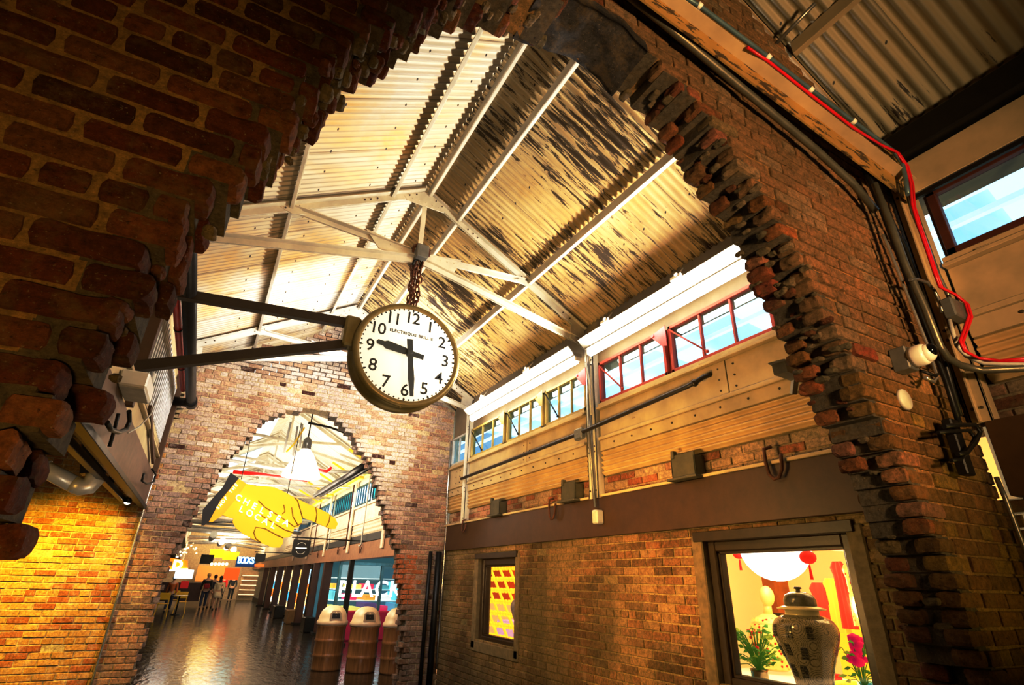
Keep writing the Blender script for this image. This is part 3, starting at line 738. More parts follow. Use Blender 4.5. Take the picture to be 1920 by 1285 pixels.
# ================================================================ pieces on the right wall
M_pipe=paint('dark handrail pipe',(.05,.035,.022),.4,.4)
M_plate=paint('olive steel plate',(.12,.10,.055),.6,.2)
M_conduit=paint('grey conduit',(.30,.29,.26),.35,.7)
M_conduitB=paint('blue grey conduit',(.16,.24,.27),.35,.5)
M_silver=paint('bright conduit',(.65,.65,.62),.25,.8)
M_olivepipe=paint('olive grey pipe',(.17,.155,.11),.4,.5)
def pipe(name,pts,r,mat,label,cat='pipe',n=10,parent=None,clips=None):
    mb=MB(); mb.tube(pts,r,n)
    if parent is not None: return mb.build(name,mat,parent)
    return mb.build(name,mat,None,label,cat)
# handrail pipe along the cladding with turned-in end
pts=[(XR-.13,8.2,3.10),(XR-.13,5.0,3.13),(XR-.13,3.18,3.20),(XR-.125,3.08,3.215),(XR-.09,3.02,3.25),(XR-.02,3.0,3.28)]
p=pipe('wall_pipe',pts,.022,M_pipe,'long dark pipe running level across the cream cladding, its end bent into the wall')
MB().sphere((XR-.125,3.10,3.21),.035,10).build('elbow_fitting',M_pipe,p)
MB().bbox(XR-.16,4.78,3.06,XR-.09,4.93,3.19,.015).cyl((XR-.165,4.85,3.12),(XR-.15,4.85,3.12),.012).build('junction_box',M_grey,p)
p=pipe('cable_conduit',[(XR-.10,4.70,3.95),(XR-.11,4.69,3.0),(XR-.09,4.66,2.3)],.016,M_conduit,'grey conduit dropping down the post to a small outlet box','conduit')
MB().bbox(XR-.13,4.59,2.13,XR-.035,4.68,2.27,.012).build('outlet_box',M_lgrey,p)
pipe('cable_conduit',[(XR-.14,4.60,4.05),(XR-.17,4.62,3.9),(XR-.12,4.64,3.7),(XR-.12,4.63,3.3)],.014,M_lgrey,'pale cable curling down from the truss foot beside the red window','conduit')
# steel stub plates and hooks
for (y,lab) in ((7.0,'olive steel stub plate on the beam, farthest of the three'),(5.15,'olive steel stub plate on the beam left of the grey conduit'),(3.37,'olive steel stub plate on the beam above the big shop window wall')):
    t=thing('stub_plate',lab,'steel plate',(XR-.06,y,2.40))
    mb=MB(); mb.bbox(XR-.10,y-.14,2.43,XR-.085,y+.14,2.63,.004); mb.bbox(XR-.10,y-.14,2.43,XR+.02,y-.125,2.60,.003); mb.bbox(XR-.10,y+.125,2.43,XR+.02,y+.14,2.60,.003); mb.build('web_plate',M_plate,t)
    MB().bbox(XR-.14,y-.17,2.405,XR+.0,y+.17,2.425,.003).build('base_plate',M_plate,t)
    MB().bbox(XR-.11,y+.09,2.60,XR-.06,y+.125,2.67,.004).build('lug',M_plate,t)
def hook(y,z,lab,x=XR-.05,r=.012,w=.07,h=.16):
    pts=[(x+.03,y+w*.6,z+.10),(x-.02,y+w,z+.08),(x-.03,y+w*.95,z-.02),(x-.03,y+w*.8,z-h*.7),(x-.03,y+w*.3,z-h*.95),(x-.03,y-w*.3,z-h*.9),(x-.03,y-w*.75,z-h*.6),(x-.03,y-w*.9,z-.04),(x-.02,y-w*.9,z+.02)]
    MB().tube(pts,r,8).build('iron_hook',M_rust,None,lab,'hook')
hook(5.52,2.40,'rusty iron hook hanging over the brown beam left of the middle stub plate')
hook(2.50,2.44,'rusty iron hook on the brown beam close to the near arch jamb',r=.014)
hook(8.1,2.36,'small rusty hook at the far corner end of the brown beam',h=.1)
# right lower shop windows
M_wframe=paint('dark wood window frame',(.055,.03,.014),.35,var=.3)
M_render=paint('rough cement reveal',(.22,.16,.075),.9,var=.35,bump=.6,scale=14)
def shopwin(n,y0,y1,z0,z1,fw,lab):
    r=thing(n,None,None,(XR,(y0+y1)/2,z0),kind='structure')
    mb=MB(); mb.bbox(XR-.012,y0-.11,z0-.10,XR+.20,y0,z1+.05,.01); mb.bbox(XR-.012,y1,z0-.10,XR+.20,y1+.12,z1+.05,.01); mb.bbox(XR-.012,y0-.1,z0-.13,XR+.2,y1+.12,z0,.01); mb.build('window_reveal',M_render,r)
    mb=MB(); mb.bbox(XR-.03,y0-.06,z1,XR+.16,y1+.08,z1+.075,.004); mb.build('window_lintel',M_wframe,r)
    mb=MB()
    for (a,b,c,d) in ((y0,z0,y0+fw,z1),(y1-fw,z0,y1,z1),(y0+fw,z1-fw*1.0,y1-fw,z1),(y0+fw,z0,y1-fw,z0+fw*.8)): mb.bbox(XR+.05,a,b,XR+.13,c,d,.008)
    for (a,b,c,d) in ((y0+fw,z0+fw,y0+fw+.02,z1-fw),(y1-fw-.02,z0+fw,y1-fw,z1-fw),(y0+fw,z1-fw-.02,y1-fw,z1-fw),(y0+fw,z0+fw*.8,y1-fw,z0+fw*.8+.02)): mb.bbox(XR+.08,a,b,XR+.15,c,d,.003)
    mb.build('window_frame',M_wframe,r)
    MB().box(XR+.105,y0+fw,z0+fw*.8,XR+.11,y1-fw,z1-fw).build('pane',M_shopglass,r)
shopwin('window_20',2.13,3.34,.88,1.90,.075,'')
shopwin('window_21',6.53,7.66,.80,1.86,.085,'')
# ---- shop room behind the windows
M_shopwall=glow('x',(1,.9,.7),0); 
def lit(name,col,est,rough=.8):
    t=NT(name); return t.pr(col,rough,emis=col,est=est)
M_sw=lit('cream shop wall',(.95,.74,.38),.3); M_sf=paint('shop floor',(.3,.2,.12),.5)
mb=MB(); mb.box(7.0,1.3,0,7.1,10.5,2.6); mb.box(3.92,1.25,0,7.1,1.3,2.6); mb.box(3.92,5.05,0,7.1,5.1,2.6); mb.build('wall_shop',M_sw,kind='structure')
MB().box(3.92,5.1,0,7.1,5.15,2.6).box(3.92,10.5,0,7.1,10.55,2.6).build('wall_shop_left',M_sw,kind='structure')
MB().box(3.92,1.3,2.45,7.1,10.5,2.5).build('ceiling_shop',M_sw,kind='structure')
MB().box(3.92,1.3,0,7.1,10.5,.02).build('floor_shop',M_sf,kind='structure')
MB().box(5.75,4.3,0,6.0,4.45,2.45).build('trim_1',paint('brick pier shop',(.45,.16,.03),.8),kind='structure')
# display counter
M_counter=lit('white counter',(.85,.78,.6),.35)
t=thing('display_counter','pale display counter inside the big shop window','counter',(4.5,2.8,0))
MB().bbox(3.98,2.2,.80,5.3,4.2,.84,.01).build('counter_top',M_counter,t); MB().box(4.02,2.25,0.02,5.25,4.15,.80).build('counter_body',M_counter,t)
# ginger jar
def jarmat():
    t=NT('jar glaze'); p=t.obj((1,1,1)); v=t.n('ShaderNodeTexVoronoi'); t.put(v.inputs['Vector'],p); v.inputs['Scale'].default_value=9.5; v.inputs['Randomness'].default_value=.55
    w=t.math('SINE',t.math('MULTIPLY',v.outputs['Distance'],62)); m=t.ramp(w,[(.35,0),(.7,1)])
    n=t.ramp(t.noise(p,90,3),[(.42,0),(.6,1)]); m=t.math('MULTIPLY',m,t.math('ADD',t.math('MULTIPLY',n,.4),.6)); m=t.math('MAXIMUM',m,t.math('MULTIPLY',n,.25))
    c=t.mix(m,(.33,.28,.18),(.05,.04,.025)); return t.pr(c,.12,0,spec=.7)
M_jar=jarmat(); M_jard=paint('jar dark lid glaze',(.13,.115,.085),.12,var=.5,scale=30); M_jarc=paint('jar rim cream',(.62,.58,.40),.15,var=.1)
def ginger(x,y,z0,s,label,mat,ornament=True,lid=True):
    t=thing('ginger_jar',label,'jar',(x,y,z0))
    prof=[(.14,0),(.15,.02),(.145,.06),(.16,.16),(.195,.27),(.235,.37),(.262,.45),(.27,.50),(.262,.545),(.235,.59),(.19,.615),(.155,.63)]
    b=MB().lathe([(r*s,h*s+z0) for r,h in prof],(x,y,0),'Z',40).build('jar_body',mat,t)
    MB().lathe([(.150*s,.625*s+z0),(.140*s,.635*s+z0),(.140*s,.675*s+z0)],(x,y,0),'Z',32).build('neck',M_jarc,t)
    if lid:
        MB().lathe([(.13*s,.675*s+z0),(.20*s,.672*s+z0),(.205*s,.682*s+z0),(.15*s,.70*s+z0),(.135*s,.705*s+z0)],(x,y,0),'Z',36).build('lid_brim',M_jarc,t)
        MB().lathe([(.137*s,.70*s+z0),(.137*s,.75*s+z0),(.12*s,.79*s+z0),(.07*s,.815*s+z0),(.02*s,.822*s+z0),(.018*s,.84*s+z0),(.034*s,.845*s+z0),(.03*s,.86*s+z0),(.0001,.862*s+z0)],(x,y,0),'Z',32).build('lid',M_jard,t)
    if ornament:
        for (a,h) in ((PI+.72,.50),(PI+.10,.50),(PI-.5,.50),(PI+.45,.34),(PI-.12,.36),(PI-.62,.34),(PI+.25,.20),(PI-.3,.2)):
            r=.0
            for (p,q) in zip(prof,prof[1:]):
                if p[1]<=h<=q[1]: r=p[0]+(q[0]-p[0])*(h-p[1])/(q[1]-p[1]); sl=(q[0]-p[0])/(q[1]-p[1])
            mb=MB(); c=Vector((x+math.cos(a)*r*s,y+math.sin(a)*r*s,z0+h*s)); n=Vector((math.cos(a),math.sin(a),0)); tt=Vector((-math.sin(a),math.cos(a),0)); up=(Vector((0,0,1))+n*sl).normalized()
            for (u,v,w_,h_) in ((-.018,.045,.026,.02),(.018,.045,.026,.02),(0,.062,.06,.006),(0,.028,.07,.007),(-.018,.012,.026,.016),(.018,.012,.026,.016),(-.018,-.012,.026,.016),(.018,-.012,.026,.016),(0,-.028,.07,.006),(-.018,-.046,.026,.016),(.018,-.046,.026,.016)):
                mb.obox(c+tt*u*s*.8+up*v*s*.8+n*.001,tt*w_*s*.4,up*h_*s*.4,n*.003)
            mb.build('ornament',M_ink,b)
    return t
M_ink=paint('ornament ink',(.02,.018,.016),.3)
ginger(4.05,2.83,.86,.83,'tall lidded ginger jar with grey scroll pattern standing in the big shop window',M_jar)
M_jar2=paint('lavender grey jar',(.42,.36,.42),.3,var=.35,scale=25)
ginger(4.15,7.05,.80,.9,'lavender grey jar partly seen through the small shop window',M_jar2,False,False)
# big white lantern
M_lant=lit('paper lantern',(1,.97,.88),6)
t=thing('paper_lantern','big glowing white round paper lantern above the ginger jar','lantern',(4.7,3.45,1.6))
MB().sphere((4.7,3.45,1.93),.31,32).build('globe',M_lant,t); MB().cyl((4.7,3.45,2.24),(4.7,3.45,2.45),.008).build('hanging_cord',M_dark,t)
# mannequin
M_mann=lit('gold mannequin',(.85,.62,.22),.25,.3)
t=thing('mannequin','pale golden mannequin bust with floral top behind the ginger jar','mannequin',(5.0,3.86,.84))
me=MB(); me.sphere((5,3.84,1.49),.075,16,(1,.85,1.25)).cyl((5,3.85,1.42),(5,3.86,1.32),.035,.045,12)
me.lathe([(.10,.86),(.13,.95),(.12,1.05),(.15,1.17),(.16,1.25),(.10,1.31),(.045,1.335)],(5,3.86,0),'Z',20); me.tube([(5,4.0,1.27),(4.97,4.06,1.15),(4.9,4.07,1.0)],[.045,.038,.03],8).tube([(5,3.72,1.27),(4.97,3.66,1.15),(4.9,3.64,1.0)],[.045,.038,.03],8); me.build('body_form',M_mann,t)
def floral():
    t=NT('floral cloth'); v=t.n('ShaderNodeTexVoronoi'); t.put(v.inputs['Vector'],t.pos()); v.inputs['Scale'].default_value=26
    c=t.ramp(v.outputs['Distance'],[(.22,(.7,.04,.02)),(.34,(.95,.75,.2)),(.6,(.95,.8,.3))]); return t.pr(c,.8,emis=c,est=.2)
MB().lathe([(.175,.88),(.15,1.0),(.165,1.12),(.175,1.22),(.12,1.30)],(5,3.86,0),'Z',20).build('floral_top',floral(),t)
MB().bbox(5.6,3.98,1.05,5.63,4.3,1.32,.003).build('picture_frame',M_wframe,None,'small dark picture behind the golden mannequin','picture')
# plant in tin pot
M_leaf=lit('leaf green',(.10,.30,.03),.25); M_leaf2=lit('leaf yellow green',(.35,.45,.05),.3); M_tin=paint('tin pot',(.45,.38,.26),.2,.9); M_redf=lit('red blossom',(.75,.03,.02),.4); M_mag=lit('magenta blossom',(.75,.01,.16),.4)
def plant(x,y,z,label,n,rad,h,flower=None,potr=.07,poth=.12,mats=(None,)):
    t=thing('potted_plant',label,'plant',(x,y,z)); rr=random.Random(int(y*100))
    MB().lathe([(potr*.85,z),(potr,z+.02),(potr,z+poth-.015),(potr*1.08,z+poth),(potr*.9,z+poth-.01)],(x,y,0),'Z',20).build('pot',M_tin,t)
    mb=MB(); mb2=MB(); st=MB()
    for k in range(n):
        a=rr.uniform(0,2*PI); r=rad*math.sqrt(rr.random()); hh=z+poth+rr.uniform(.02,h); c=Vector((x+math.cos(a)*r,y+math.sin(a)*r,hh)); base=Vector((x,y,z+poth-.02))
        st.tube([base,(base+c)/2+Vector((0,0,.03)),c],.003,5)
        d=Vector((math.cos(a),math.sin(a),rr.uniform(-.5,.5))).normalized(); s_=d.cross(Vector((0,0,1))).normalized(); L=rr.uniform(.04,.075); w=L*.36
        M_=mb if rr.random()<.6 else mb2; B=len(M_.v); up=Vector((0,0,.012))
        M_.v+=[tuple(c),tuple(c+d*L*.4+s_*w-up),tuple(c+d*L),tuple(c+d*L*.4-s_*w-up),tuple(c+d*L*.45+up)]; 
        for f in ((0,1,4),(1,2,4),(2,3,4),(3,0,4)): M_.face([B+i for i in f])
    st.build('stems',M_leaf,t); mb.build('foliage',M_leaf,t); mb2.build('young_foliage',M_leaf2,t)
    if flower:
        mf=MB()
        for k in range(flower[1]):
            a=rr.uniform(0,2*PI); r=rad*.6*rr.random(); c=(x+math.cos(a)*r,y+math.sin(a)*r,z+poth+rr.uniform(h*.5,h)); mf.sphere(c,flower[2]*rr.uniform(.6,1.1),7,(1,1,.75))
        mf.build('blossoms',flower[0],t)
    return t
plant(4.15,3.37,.845,'leafy green plant in a tin pot at the left of the shop window',90,.15,.30,(M_redf,6,.022),.065,.12)
plant(4.3,2.63,.845,'magenta orchid in a pot right of the ginger jar',26,.09,.30,(M_mag,16,.045),.05,.10)
# blue vases
M_blue=lit('turquoise glaze',(.08,.42,.55),.3,.15)
for (y,x,s,lab) in ((3.60,4.12,1.0,'turquoise vase at the lower left of the shop window, taller one'),(3.51,4.02,.75,'small turquoise vase in front of the tin pot')):
    MB().lathe([(.03*s,.845),(.05*s,.87),(.055*s,.845+.06*s),(.03*s,.845+.11*s),(.022*s,.845+.13*s),(.032*s,.845+.15*s)],(x,y,0),'Z',18).build('vase',M_blue,None,lab,'vase')
# red lanterns and hanging garments
def redlantern(x,y,z,r,lab):
    t=thing('red_lantern',lab,'lantern',(x,y,z-r))
    MB().sphere((x,y,z),r,14,(1,1,.82)).build('lantern_body',M_redf,t); MB().cyl((x,y,z-r*.9),(x,y,z-r*2.6),.008,.014,6).build('tassel',M_redf,t); MB().cyl((x,y,z+r*.75),(x,y,z+r*1.05),r*.4).build('cap',lit('gold',(.9,.6,.1),.3),t)
redlantern(4.9,4.02,1.88,.06,'small red lantern left of the big white paper lantern')
redlantern(4.4,2.93,1.80,.065,'red lantern with tassel right of the big white paper lantern')
redlantern(4.9,2.75,1.98,.06,'red lantern at the top right of the shop window')
def garment(x,y,z,col,lab,w=.10,h=.45):
    mb=MB(); c=col; n=10; B=len(mb.v)
    prof=[(z,.6),(z-.05,1),(z-.12,.75),(z-.28,.8),(z-h,1.0)]
    for (zz,k) in prof:
        for i in range(n+1): u=i/n*2-1; mb.v.append((x+.015*math.sin(i*2.1)*k,y+u*w*k,zz))
    mb.sm=True
    for j in range(len(prof)-1):
        for i in range(n): a=B+j*(n+1)+i; mb.face([a,a+1,a+n+2,a+n+1])
    mb.build('hanging_garment',M_[col],None,lab,'garment')
M_={'red':floral(),'r2':lit('red silk',(.7,.06,.02),.45),'blk':paint('black print',(.05,.03,.02),.7,var=.8,scale=40),'yel':lit('yellow silk',(.85,.5,.05),.5),'pur':lit('violet silk',(.35,.2,.6),.4)}
garment(5.2,3.42,1.62,'r2','red silk garment hanging left end of the rack')
garment(5.2,3.28,1.66,'yel','yellow silk garment hanging on the rack')
garment(5.15,3.16,1.80,'r2','long red silk garment in the middle of the rack',.08,.55)
garment(5.1,3.02,1.78,'red','floral garment on the rack beside the long red one',.08,.5)
garment(5.05,2.90,1.80,'blk','black printed garment at the right end of the rack',.07,.6)
garment(5.0,2.78,1.80,'r2','narrow red garment behind the right edge of the shop window',.07,.6)
M_yshelf=lit('yellow shelf',(.9,.55,.05),.7)
t=thing('shop_shelf','bright yellow shelf unit behind the ginger jar','shelf',(5.5,3.2,0))
MB().bbox(5.45,2.4,1.30,5.8,3.7,1.34,.004).build('shelf_board',M_yshelf,t); MB().bbox(5.75,2.4,0.02,5.8,3.7,1.62,.004).build('back_panel',M_yshelf,t)
for k in range(7): MB().bbox(4.4+.07*(k%2),2.42+.0+.11*k,.845,4.6,2.50+.11*k,.90+.03*(k%3),.004).build('gift_box',[M_yshelf,M_redf,M_blue,M_counter][k%4],None,['yellow','red','turquoise','white'][k%4]+' gift box, %s from the right on the shop counter'%['first','second','third','fourth','fifth','sixth','seventh'][k],'box','gift boxes on the shop counter')
# more shop stock
q_=[('jade green bowl on the yellow shelf',(.1,.45,.2)),('crimson bowl on the yellow shelf',(.7,.03,.03)),('white bowl on the yellow shelf',(.9,.85,.7)),('blue bowl on the yellow shelf',(.05,.2,.6)),('orange bowl on the yellow shelf',(1,.35,.03))]
for i,(lb,cc) in enumerate(q_):
    y=2.55+i*.22; MB().lathe([(.03,1.342),(.035,1.352),(.07,1.40),(.08,1.43),(.072,1.43),(.03,1.36)],(5.55,y,0),'Z',18).build('bowl',lit('bowl%d'%i,cc,.4),None,lb,'bowl')
t=thing('paper_parasol','cream paper parasol hung above the garments','parasol',(5.2,3.1,1.95))
MB().lathe([(.30,1.90),(.0001,2.02)],(5.3,2.95,0),'Z',16).build('canopy',lit('parasol paper',(1,.85,.6),.6),t); MB().cyl((5.3,2.95,1.80),(5.3,2.95,2.45),.008).build('pole',M_dark,t)
for i in range(5): MB().cyl((4.75+.05*(i%2),2.55+.1*i,2.05),(4.75+.05*(i%2),2.55+.1*i,1.95-.05*(i%3)),.022,.03,8).build('hanging_charm',[M_redf,M_yshelf,M_leaf,M_redf,M_mag][i],None,['red charm hanging nearest the right frame','yellow charm hanging in the shop window top','green charm hanging in the shop window top','red charm hanging left of the green one','magenta charm hanging beside the paper parasol'][i],'charm')
MB().lathe([(.0001,.845),(.06,.845),(.07,.93),(.05,1.0),(.055,1.02)],(4.6,2.35,0),'Z',18).build('vase',M_yshelf,None,'yellow vase at the lower right of the shop window','vase')
# fretwork screen behind the small window
M_fret=lit('yellow fretwork',(.95,.62,.05),.9)
t=thing('fretwork_screen','yellow angular lattice screen seen through the small shop window','screen',(4.35,8.2,.3))
mb=MB(); s=.155
def seg(a,b): mb.bar((4.35,8.18+a[0],1.3+a[1]),(4.35,8.18+b[0],1.3+b[1]),.03,.032,(1,0,0))
rot=lambda u,v:((u-v)*.7071,(u+v)*.7071)
for i in range(-6,7):
    for j in range(-6,7):
        u,v=i*s*1.5,j*s*1.5
        P=[(u,v),(u+s,v),(u+s,v+s*.5),(u+s*.5,v+s*.5),(u+s*.5,v+s),(u,v+s),(u,v+s*1.5)]
        q=[rot(*p) for p in P]
        if abs(q[0][0])<.8 and abs(q[0][1])<.75:
            for a,b in zip(q,q[1:]): seg(a,b)
            seg(rot(u+s,v),rot(u+s*1.5,v))
mb.build('lattice',M_fret,t)
mb=MB()
for (a,b,c,d) in ((7.3,.4,9.1,.46),(7.3,2.2,9.1,2.26),(7.3,.4,7.36,2.26),(9.04,.4,9.1,2.26)): mb.bbox(4.32,a,b,4.38,c,d) if 0 else mb.box(4.32,a,b,4.38,c,d)
mb.build('screen_frame',M_fret,t)
MB().box(4.75,7.0,1.25,4.8,9.6,2.3).build('wall_hanging',lit('rust red hanging',(.5,.09,.02),.35),None,'rust red wall hanging behind the yellow lattice screen','hanging')
MB().box(4.9,6.4,.02,5.8,9.4,.95).build('low_cabinet',lit('lilac white cabinet',(.62,.45,.75),.5),None,'lilac white low cabinet behind the small window','cabinet')
# ================================================================ near bay services
def oc(px,py,dy=0):
    p=onY(px,py,1.20-dy)
    if p.x>3.50: p=onX(px,py,3.50-dy)
    return p
def nc(px,py,Y,X=3.47):
    p=onY(px,py,Y)
    return onX(px,py,X) if p.x>X else p
# steel chord over the near arch
def band(pts,y0,y1,mat,name,label):
    pass
pl=[onY(1202,0,1.17),onY(1530,247,1.17)]; ps=[onY(1272,26,1.17),onY(1600,273,1.17)]; pu=[onY(1302,28,1.17),onY(1595,243,1.17)]
def ext(a,b,x): k=(x-a.x)/(b.x-a.x); return a+(b-a)*k
t=thing('steel_chord','ochre stained double steel chord running above the near arch','steel beam',(2,1.17,4))
for (A,B_,y0,y1,nm) in ((pl,ps,1.165,1.175,'lower_flange'),(ps,pu,1.14,1.15,'upper_flange')):
    mb=MB(); a0,a1,b0,b1=ext(*A,.6),ext(*A,3.56),ext(*B_,.6),ext(*B_,3.56)
    mb.hexa([(a0.x,y0,a0.z),(a1.x,y0,a1.z),(a1.x,y1,a1.z),(a0.x,y1,a0.z),(b0.x,y0,b0.z),(b1.x,y0,b1.z),(b1.x,y1,b1.z),(b0.x,y1,b0.z)])
    mb.build(nm,chipped('ochre stained steel',(.42,.27,.07),(.07,.035,.015),.44,7,(1,1,3)),t)
mb=MB(); a0,a1=ext(*ps,.6),ext(*ps,3.56); mb.bbox(a0.x,1.05,a0.z-.01,a0.x+.001,1.17,a0.z) if 0 else mb.hexa([(a0.x,1.10,a0.z-.012),(a1.x,1.10,a1.z-.012),(a1.x,1.18,a1.z-.012),(a0.x,1.18,a0.z-.012),(a0.x,1.10,a0.z),(a1.x,1.10,a1.z),(a1.x,1.18,a1.z),(a0.x,1.18,a0.z)]); mb.build('web',M_cream,t)
pipe('overhead_conduit',[onY(1180,-8,1.21),onY(1245,44,1.21),onY(1530,281,1.21),onY(1600,345,1.21),onY(1642,395,1.21)],.022,M_olivepipe,'grey pipe following the lower edge of the ochre steel chord')
# blue grey conduit and red cable bundle, overhead then down the corner
cpts=[(1240,-32),(1311,11),(1370,55),(1440,107),(1520,168),(1600,228),(1648,263),(1676,284),(1692,306),(1698,335),(1702,365)]
c=pipe('cable_conduit',[onY(x,y,1.10) if x<1640 else onY(x,y,1.10) for x,y in cpts],.013,M_conduitB,'blue grey conduit crossing overhead above the near arch','conduit')
for i in (1,3,4,5): 
    q=onY(*cpts[i],1.10); MB().cyl(q-Vector((.012,0,-.006)),q+Vector((.012,0,-.006)),.019,None,10).build('cable_tie',M_white,c)
rpts=[(1400,88),(1440,115),(1520,178),(1600,240),(1652,272),(1680,284),(1698,310),(1707,345),(1710,385),(1722,425),(1738,470),(1752,512),(1762,538),(1790,552),(1810,568),(1817,592),(1808,618),(1800,640),(1808,658),(1835,672),(1875,677),(1935,672)]
rc=thing('red_cable','bright red cable bundle running down the corner and off to the right','cable',tuple(onY(1700,320,1.09)))
for k,(dx,dy,r) in enumerate(((0,0,.0085),(5,3,.0075))):
    q=[nc(x+dx,y+dy,1.09) for x,y in rpts]
    MB().tube(q,r,10).build('cable_strand',M_red,rc)
pipe('cable_conduit',[onY(x,y,1.13) for x,y in ((1698,350),(1712,400),(1738,460),(1752,500),(1775,548),(1783,566))],.012,M_conduit,'grey conduit dropping into the top of the square junction box','conduit')
pipe('cable_conduit',[onY(x,y,1.19) for x,y in ((1655,440),(1664,460),(1700,550),(1738,645),(1752,690),(1757,708),(1750,716),(1735,708))],.0085,M_silver,'thin bright conduit running down behind the dome camera','conduit')
pipe('overhead_conduit',[nc(x,y,1.15) for x,y in ((1640,345),(1672,425),(1699,500),(1735,579),(1763,650),(1778,672),(1800,685),(1842,695),(1940,690))],.019,M_olivepipe,'thick olive grey pipe coming down the corner and bending right')
pipe('cable_conduit',[onY(x,y,1.14) for x,y in ((1706,525),(1720,524),(1738,530),(1752,545),(1763,568),(1766,585))],.009,M_conduit,'short arched grey conduit entering the junction box','conduit')
pipe('cable_conduit',[nc(x,y,1.13) for x,y in ((1780,600),(1787,625),(1794,648),(1812,668),(1845,682),(1935,684))],.011,M_lgrey,'pale conduit leaving the junction box bottom and bending right','conduit')
a=onY(1787,585,1.12); MB().bbox(a.x-.085,1.08,a.z-.055,a.x+.075,1.14,a.z+.06,.008).build('junction_box',M_grey,None,'square grey junction box on the corner beside the red cables','box')
pipe('cable_conduit',[onX(x,y,3.52) for x,y in ((1868,895),(1885,935),(1925,1040),(1960,1130))],.012,M_conduit,'conduit running down beside the brightly lit opening at bottom right','conduit')
for pts,lab in (([(1600,285),(1640,350),(1668,410),(1700,470),(1760,640),(1800,780)],'black cable down the dark corner of the near bay'),([(1612,300),(1655,400),(1715,560),(1775,720),(1800,800)],'second black cable down the dark corner of the near bay')):
    pipe('black_cable',[onY(x,y,1.205) for x,y in pts],.014,M_dark,lab,'cable')
# black smoke detector plate on the near roof
q=onX(1770,215,3.0); 
def nroof(px,py):
    r=ray(px,py); t=(ZR-CAMP.z+SL*XM)/(r.z+SL*r.x); return CAMP+r*t
q=nroof(1772,217)-Vector((0,0,.12)); u=Vector((1,0,-SL)).normalized(); n=Vector((SL,0,1)).normalized()
MB().obox(q,u*.075,Vector((0,1,0))*.09,n*.02).obox(q-n*.021,u*.012,Vector((0,1,0))*.004,n*.001).build('sensor_box',M_dark,None,'flat black sensor box at the eave of the near roof','sensor')
pipe('cable_conduit',[nroof(1520,-20)-Vector((0,0,.14)),nroof(1424,82)-Vector((0,0,.14))],.012,M_conduit,'short pale conduit along the underside of the near corrugated roof','conduit')
# dark eave beam
MB().bbox(XR-.12,YB,4.22,XR+.05,Y0,4.42,.01).build('eave_beam',M_dark,None,'black eave beam between near corrugated roof and blue window','beam')
MB().bbox(XR-.05,YB,3.95,XR+.012,Y0-.05,4.20,.004).build('header_panel',M_cream,None,'cream header panel over the blue clerestory window','panel')
# dome camera
t=thing('security_camera','white dome security camera with black lens on a grey box','camera',(2.85,1.24,2.62))
q=onY(1694,676,1.24); MB().bbox(q.x-.045,1.20,q.z-.062,q.x+.045,1.28,q.z+.062,.006).build('back_box',M_grey,t)
MB().lathe([(.052,1.20),(.056,1.18),(.055,1.145),(.048,1.13)],(q.x+.0,0,q.z),'Y',28).build('housing',M_white,t)
MB().sphere((q.x,1.128,q.z),.046,22,(1,.8,1)).build('eyeball',M_white,t)
MB().sphere((q.x-.004,1.108,q.z+.008),.034,20,(1,.8,1)).build('lens',paint('black gloss',(.005,.005,.006),.08,0,spec=.8),t)
pipe('cable_loop',[(q.x+.05,1.2,q.z-.06),(q.x+.12,1.17,q.z-.085),(q.x+.2,1.19,q.z-.05),(q.x+.21,1.2,q.z+.05)],.008,M_dark,'black cable loop beside the dome camera','cable')
q=onY(1695,750,1.275); MB().lathe([(.0001,1.262),(.05,1.262),(.055,1.27),(.055,1.285)],(q.x,0,q.z),'Y',24).build('cover_plate',M_lgrey,None,'round grey blank cover plate on the brick below the dome camera','plate')
# hook bracket
hp=[onY(x,y,1.15) for x,y in ((1770,800),(1800,797),(1828,797),(1838,810),(1830,828),(1812,850),(1795,852))]
t=thing('hook_bracket','black iron hook bracket on the brick corner under the bent pipes','bracket',(3.3,1.2,2.2))
MB().tube(hp,.011,8).build('rod',M_dark,t); MB().tube([p+Vector((-.03,.02,-.03)) for p in hp],.009,8).build('rod',M_dark,t)
q=onY(1790,825,1.22); MB().bbox(q.x-.05,1.19,q.z-.18,q.x+.03,1.235,q.z+.10,.006).build('back_plate',M_dark,t)
# bullet camera in the middle bay by the jamb
t=thing('security_camera','beige bullet security camera peeking past the near arch jamb','camera',(2.8,1.75,2.7))
a=Vector((2.66,1.72,2.70)); b=Vector((2.90,1.78,2.73)); MB().bar(a,b,.075,.06).build('housing',paint('beige plastic',(.42,.38,.28),.4),t); MB().bar(a+(b-a)*-.12+Vector((0,0,.035)),b+Vector((0,0,.035)),.09,.008).build('sunshield',paint('beige plastic',(.5,.46,.36),.4),t); MB().bar(b,b+Vector((.03,.06,-.10)),.03,.03).build('mount_arm',M_lgrey,t)
# bright opening bottom right
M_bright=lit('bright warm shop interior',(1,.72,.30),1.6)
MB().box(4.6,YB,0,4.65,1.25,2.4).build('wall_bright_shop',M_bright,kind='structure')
MB().box(3.66,1.19,0,4.6,1.25,2.4).build('wall_bright_shop_end',M_sw,kind='structure')
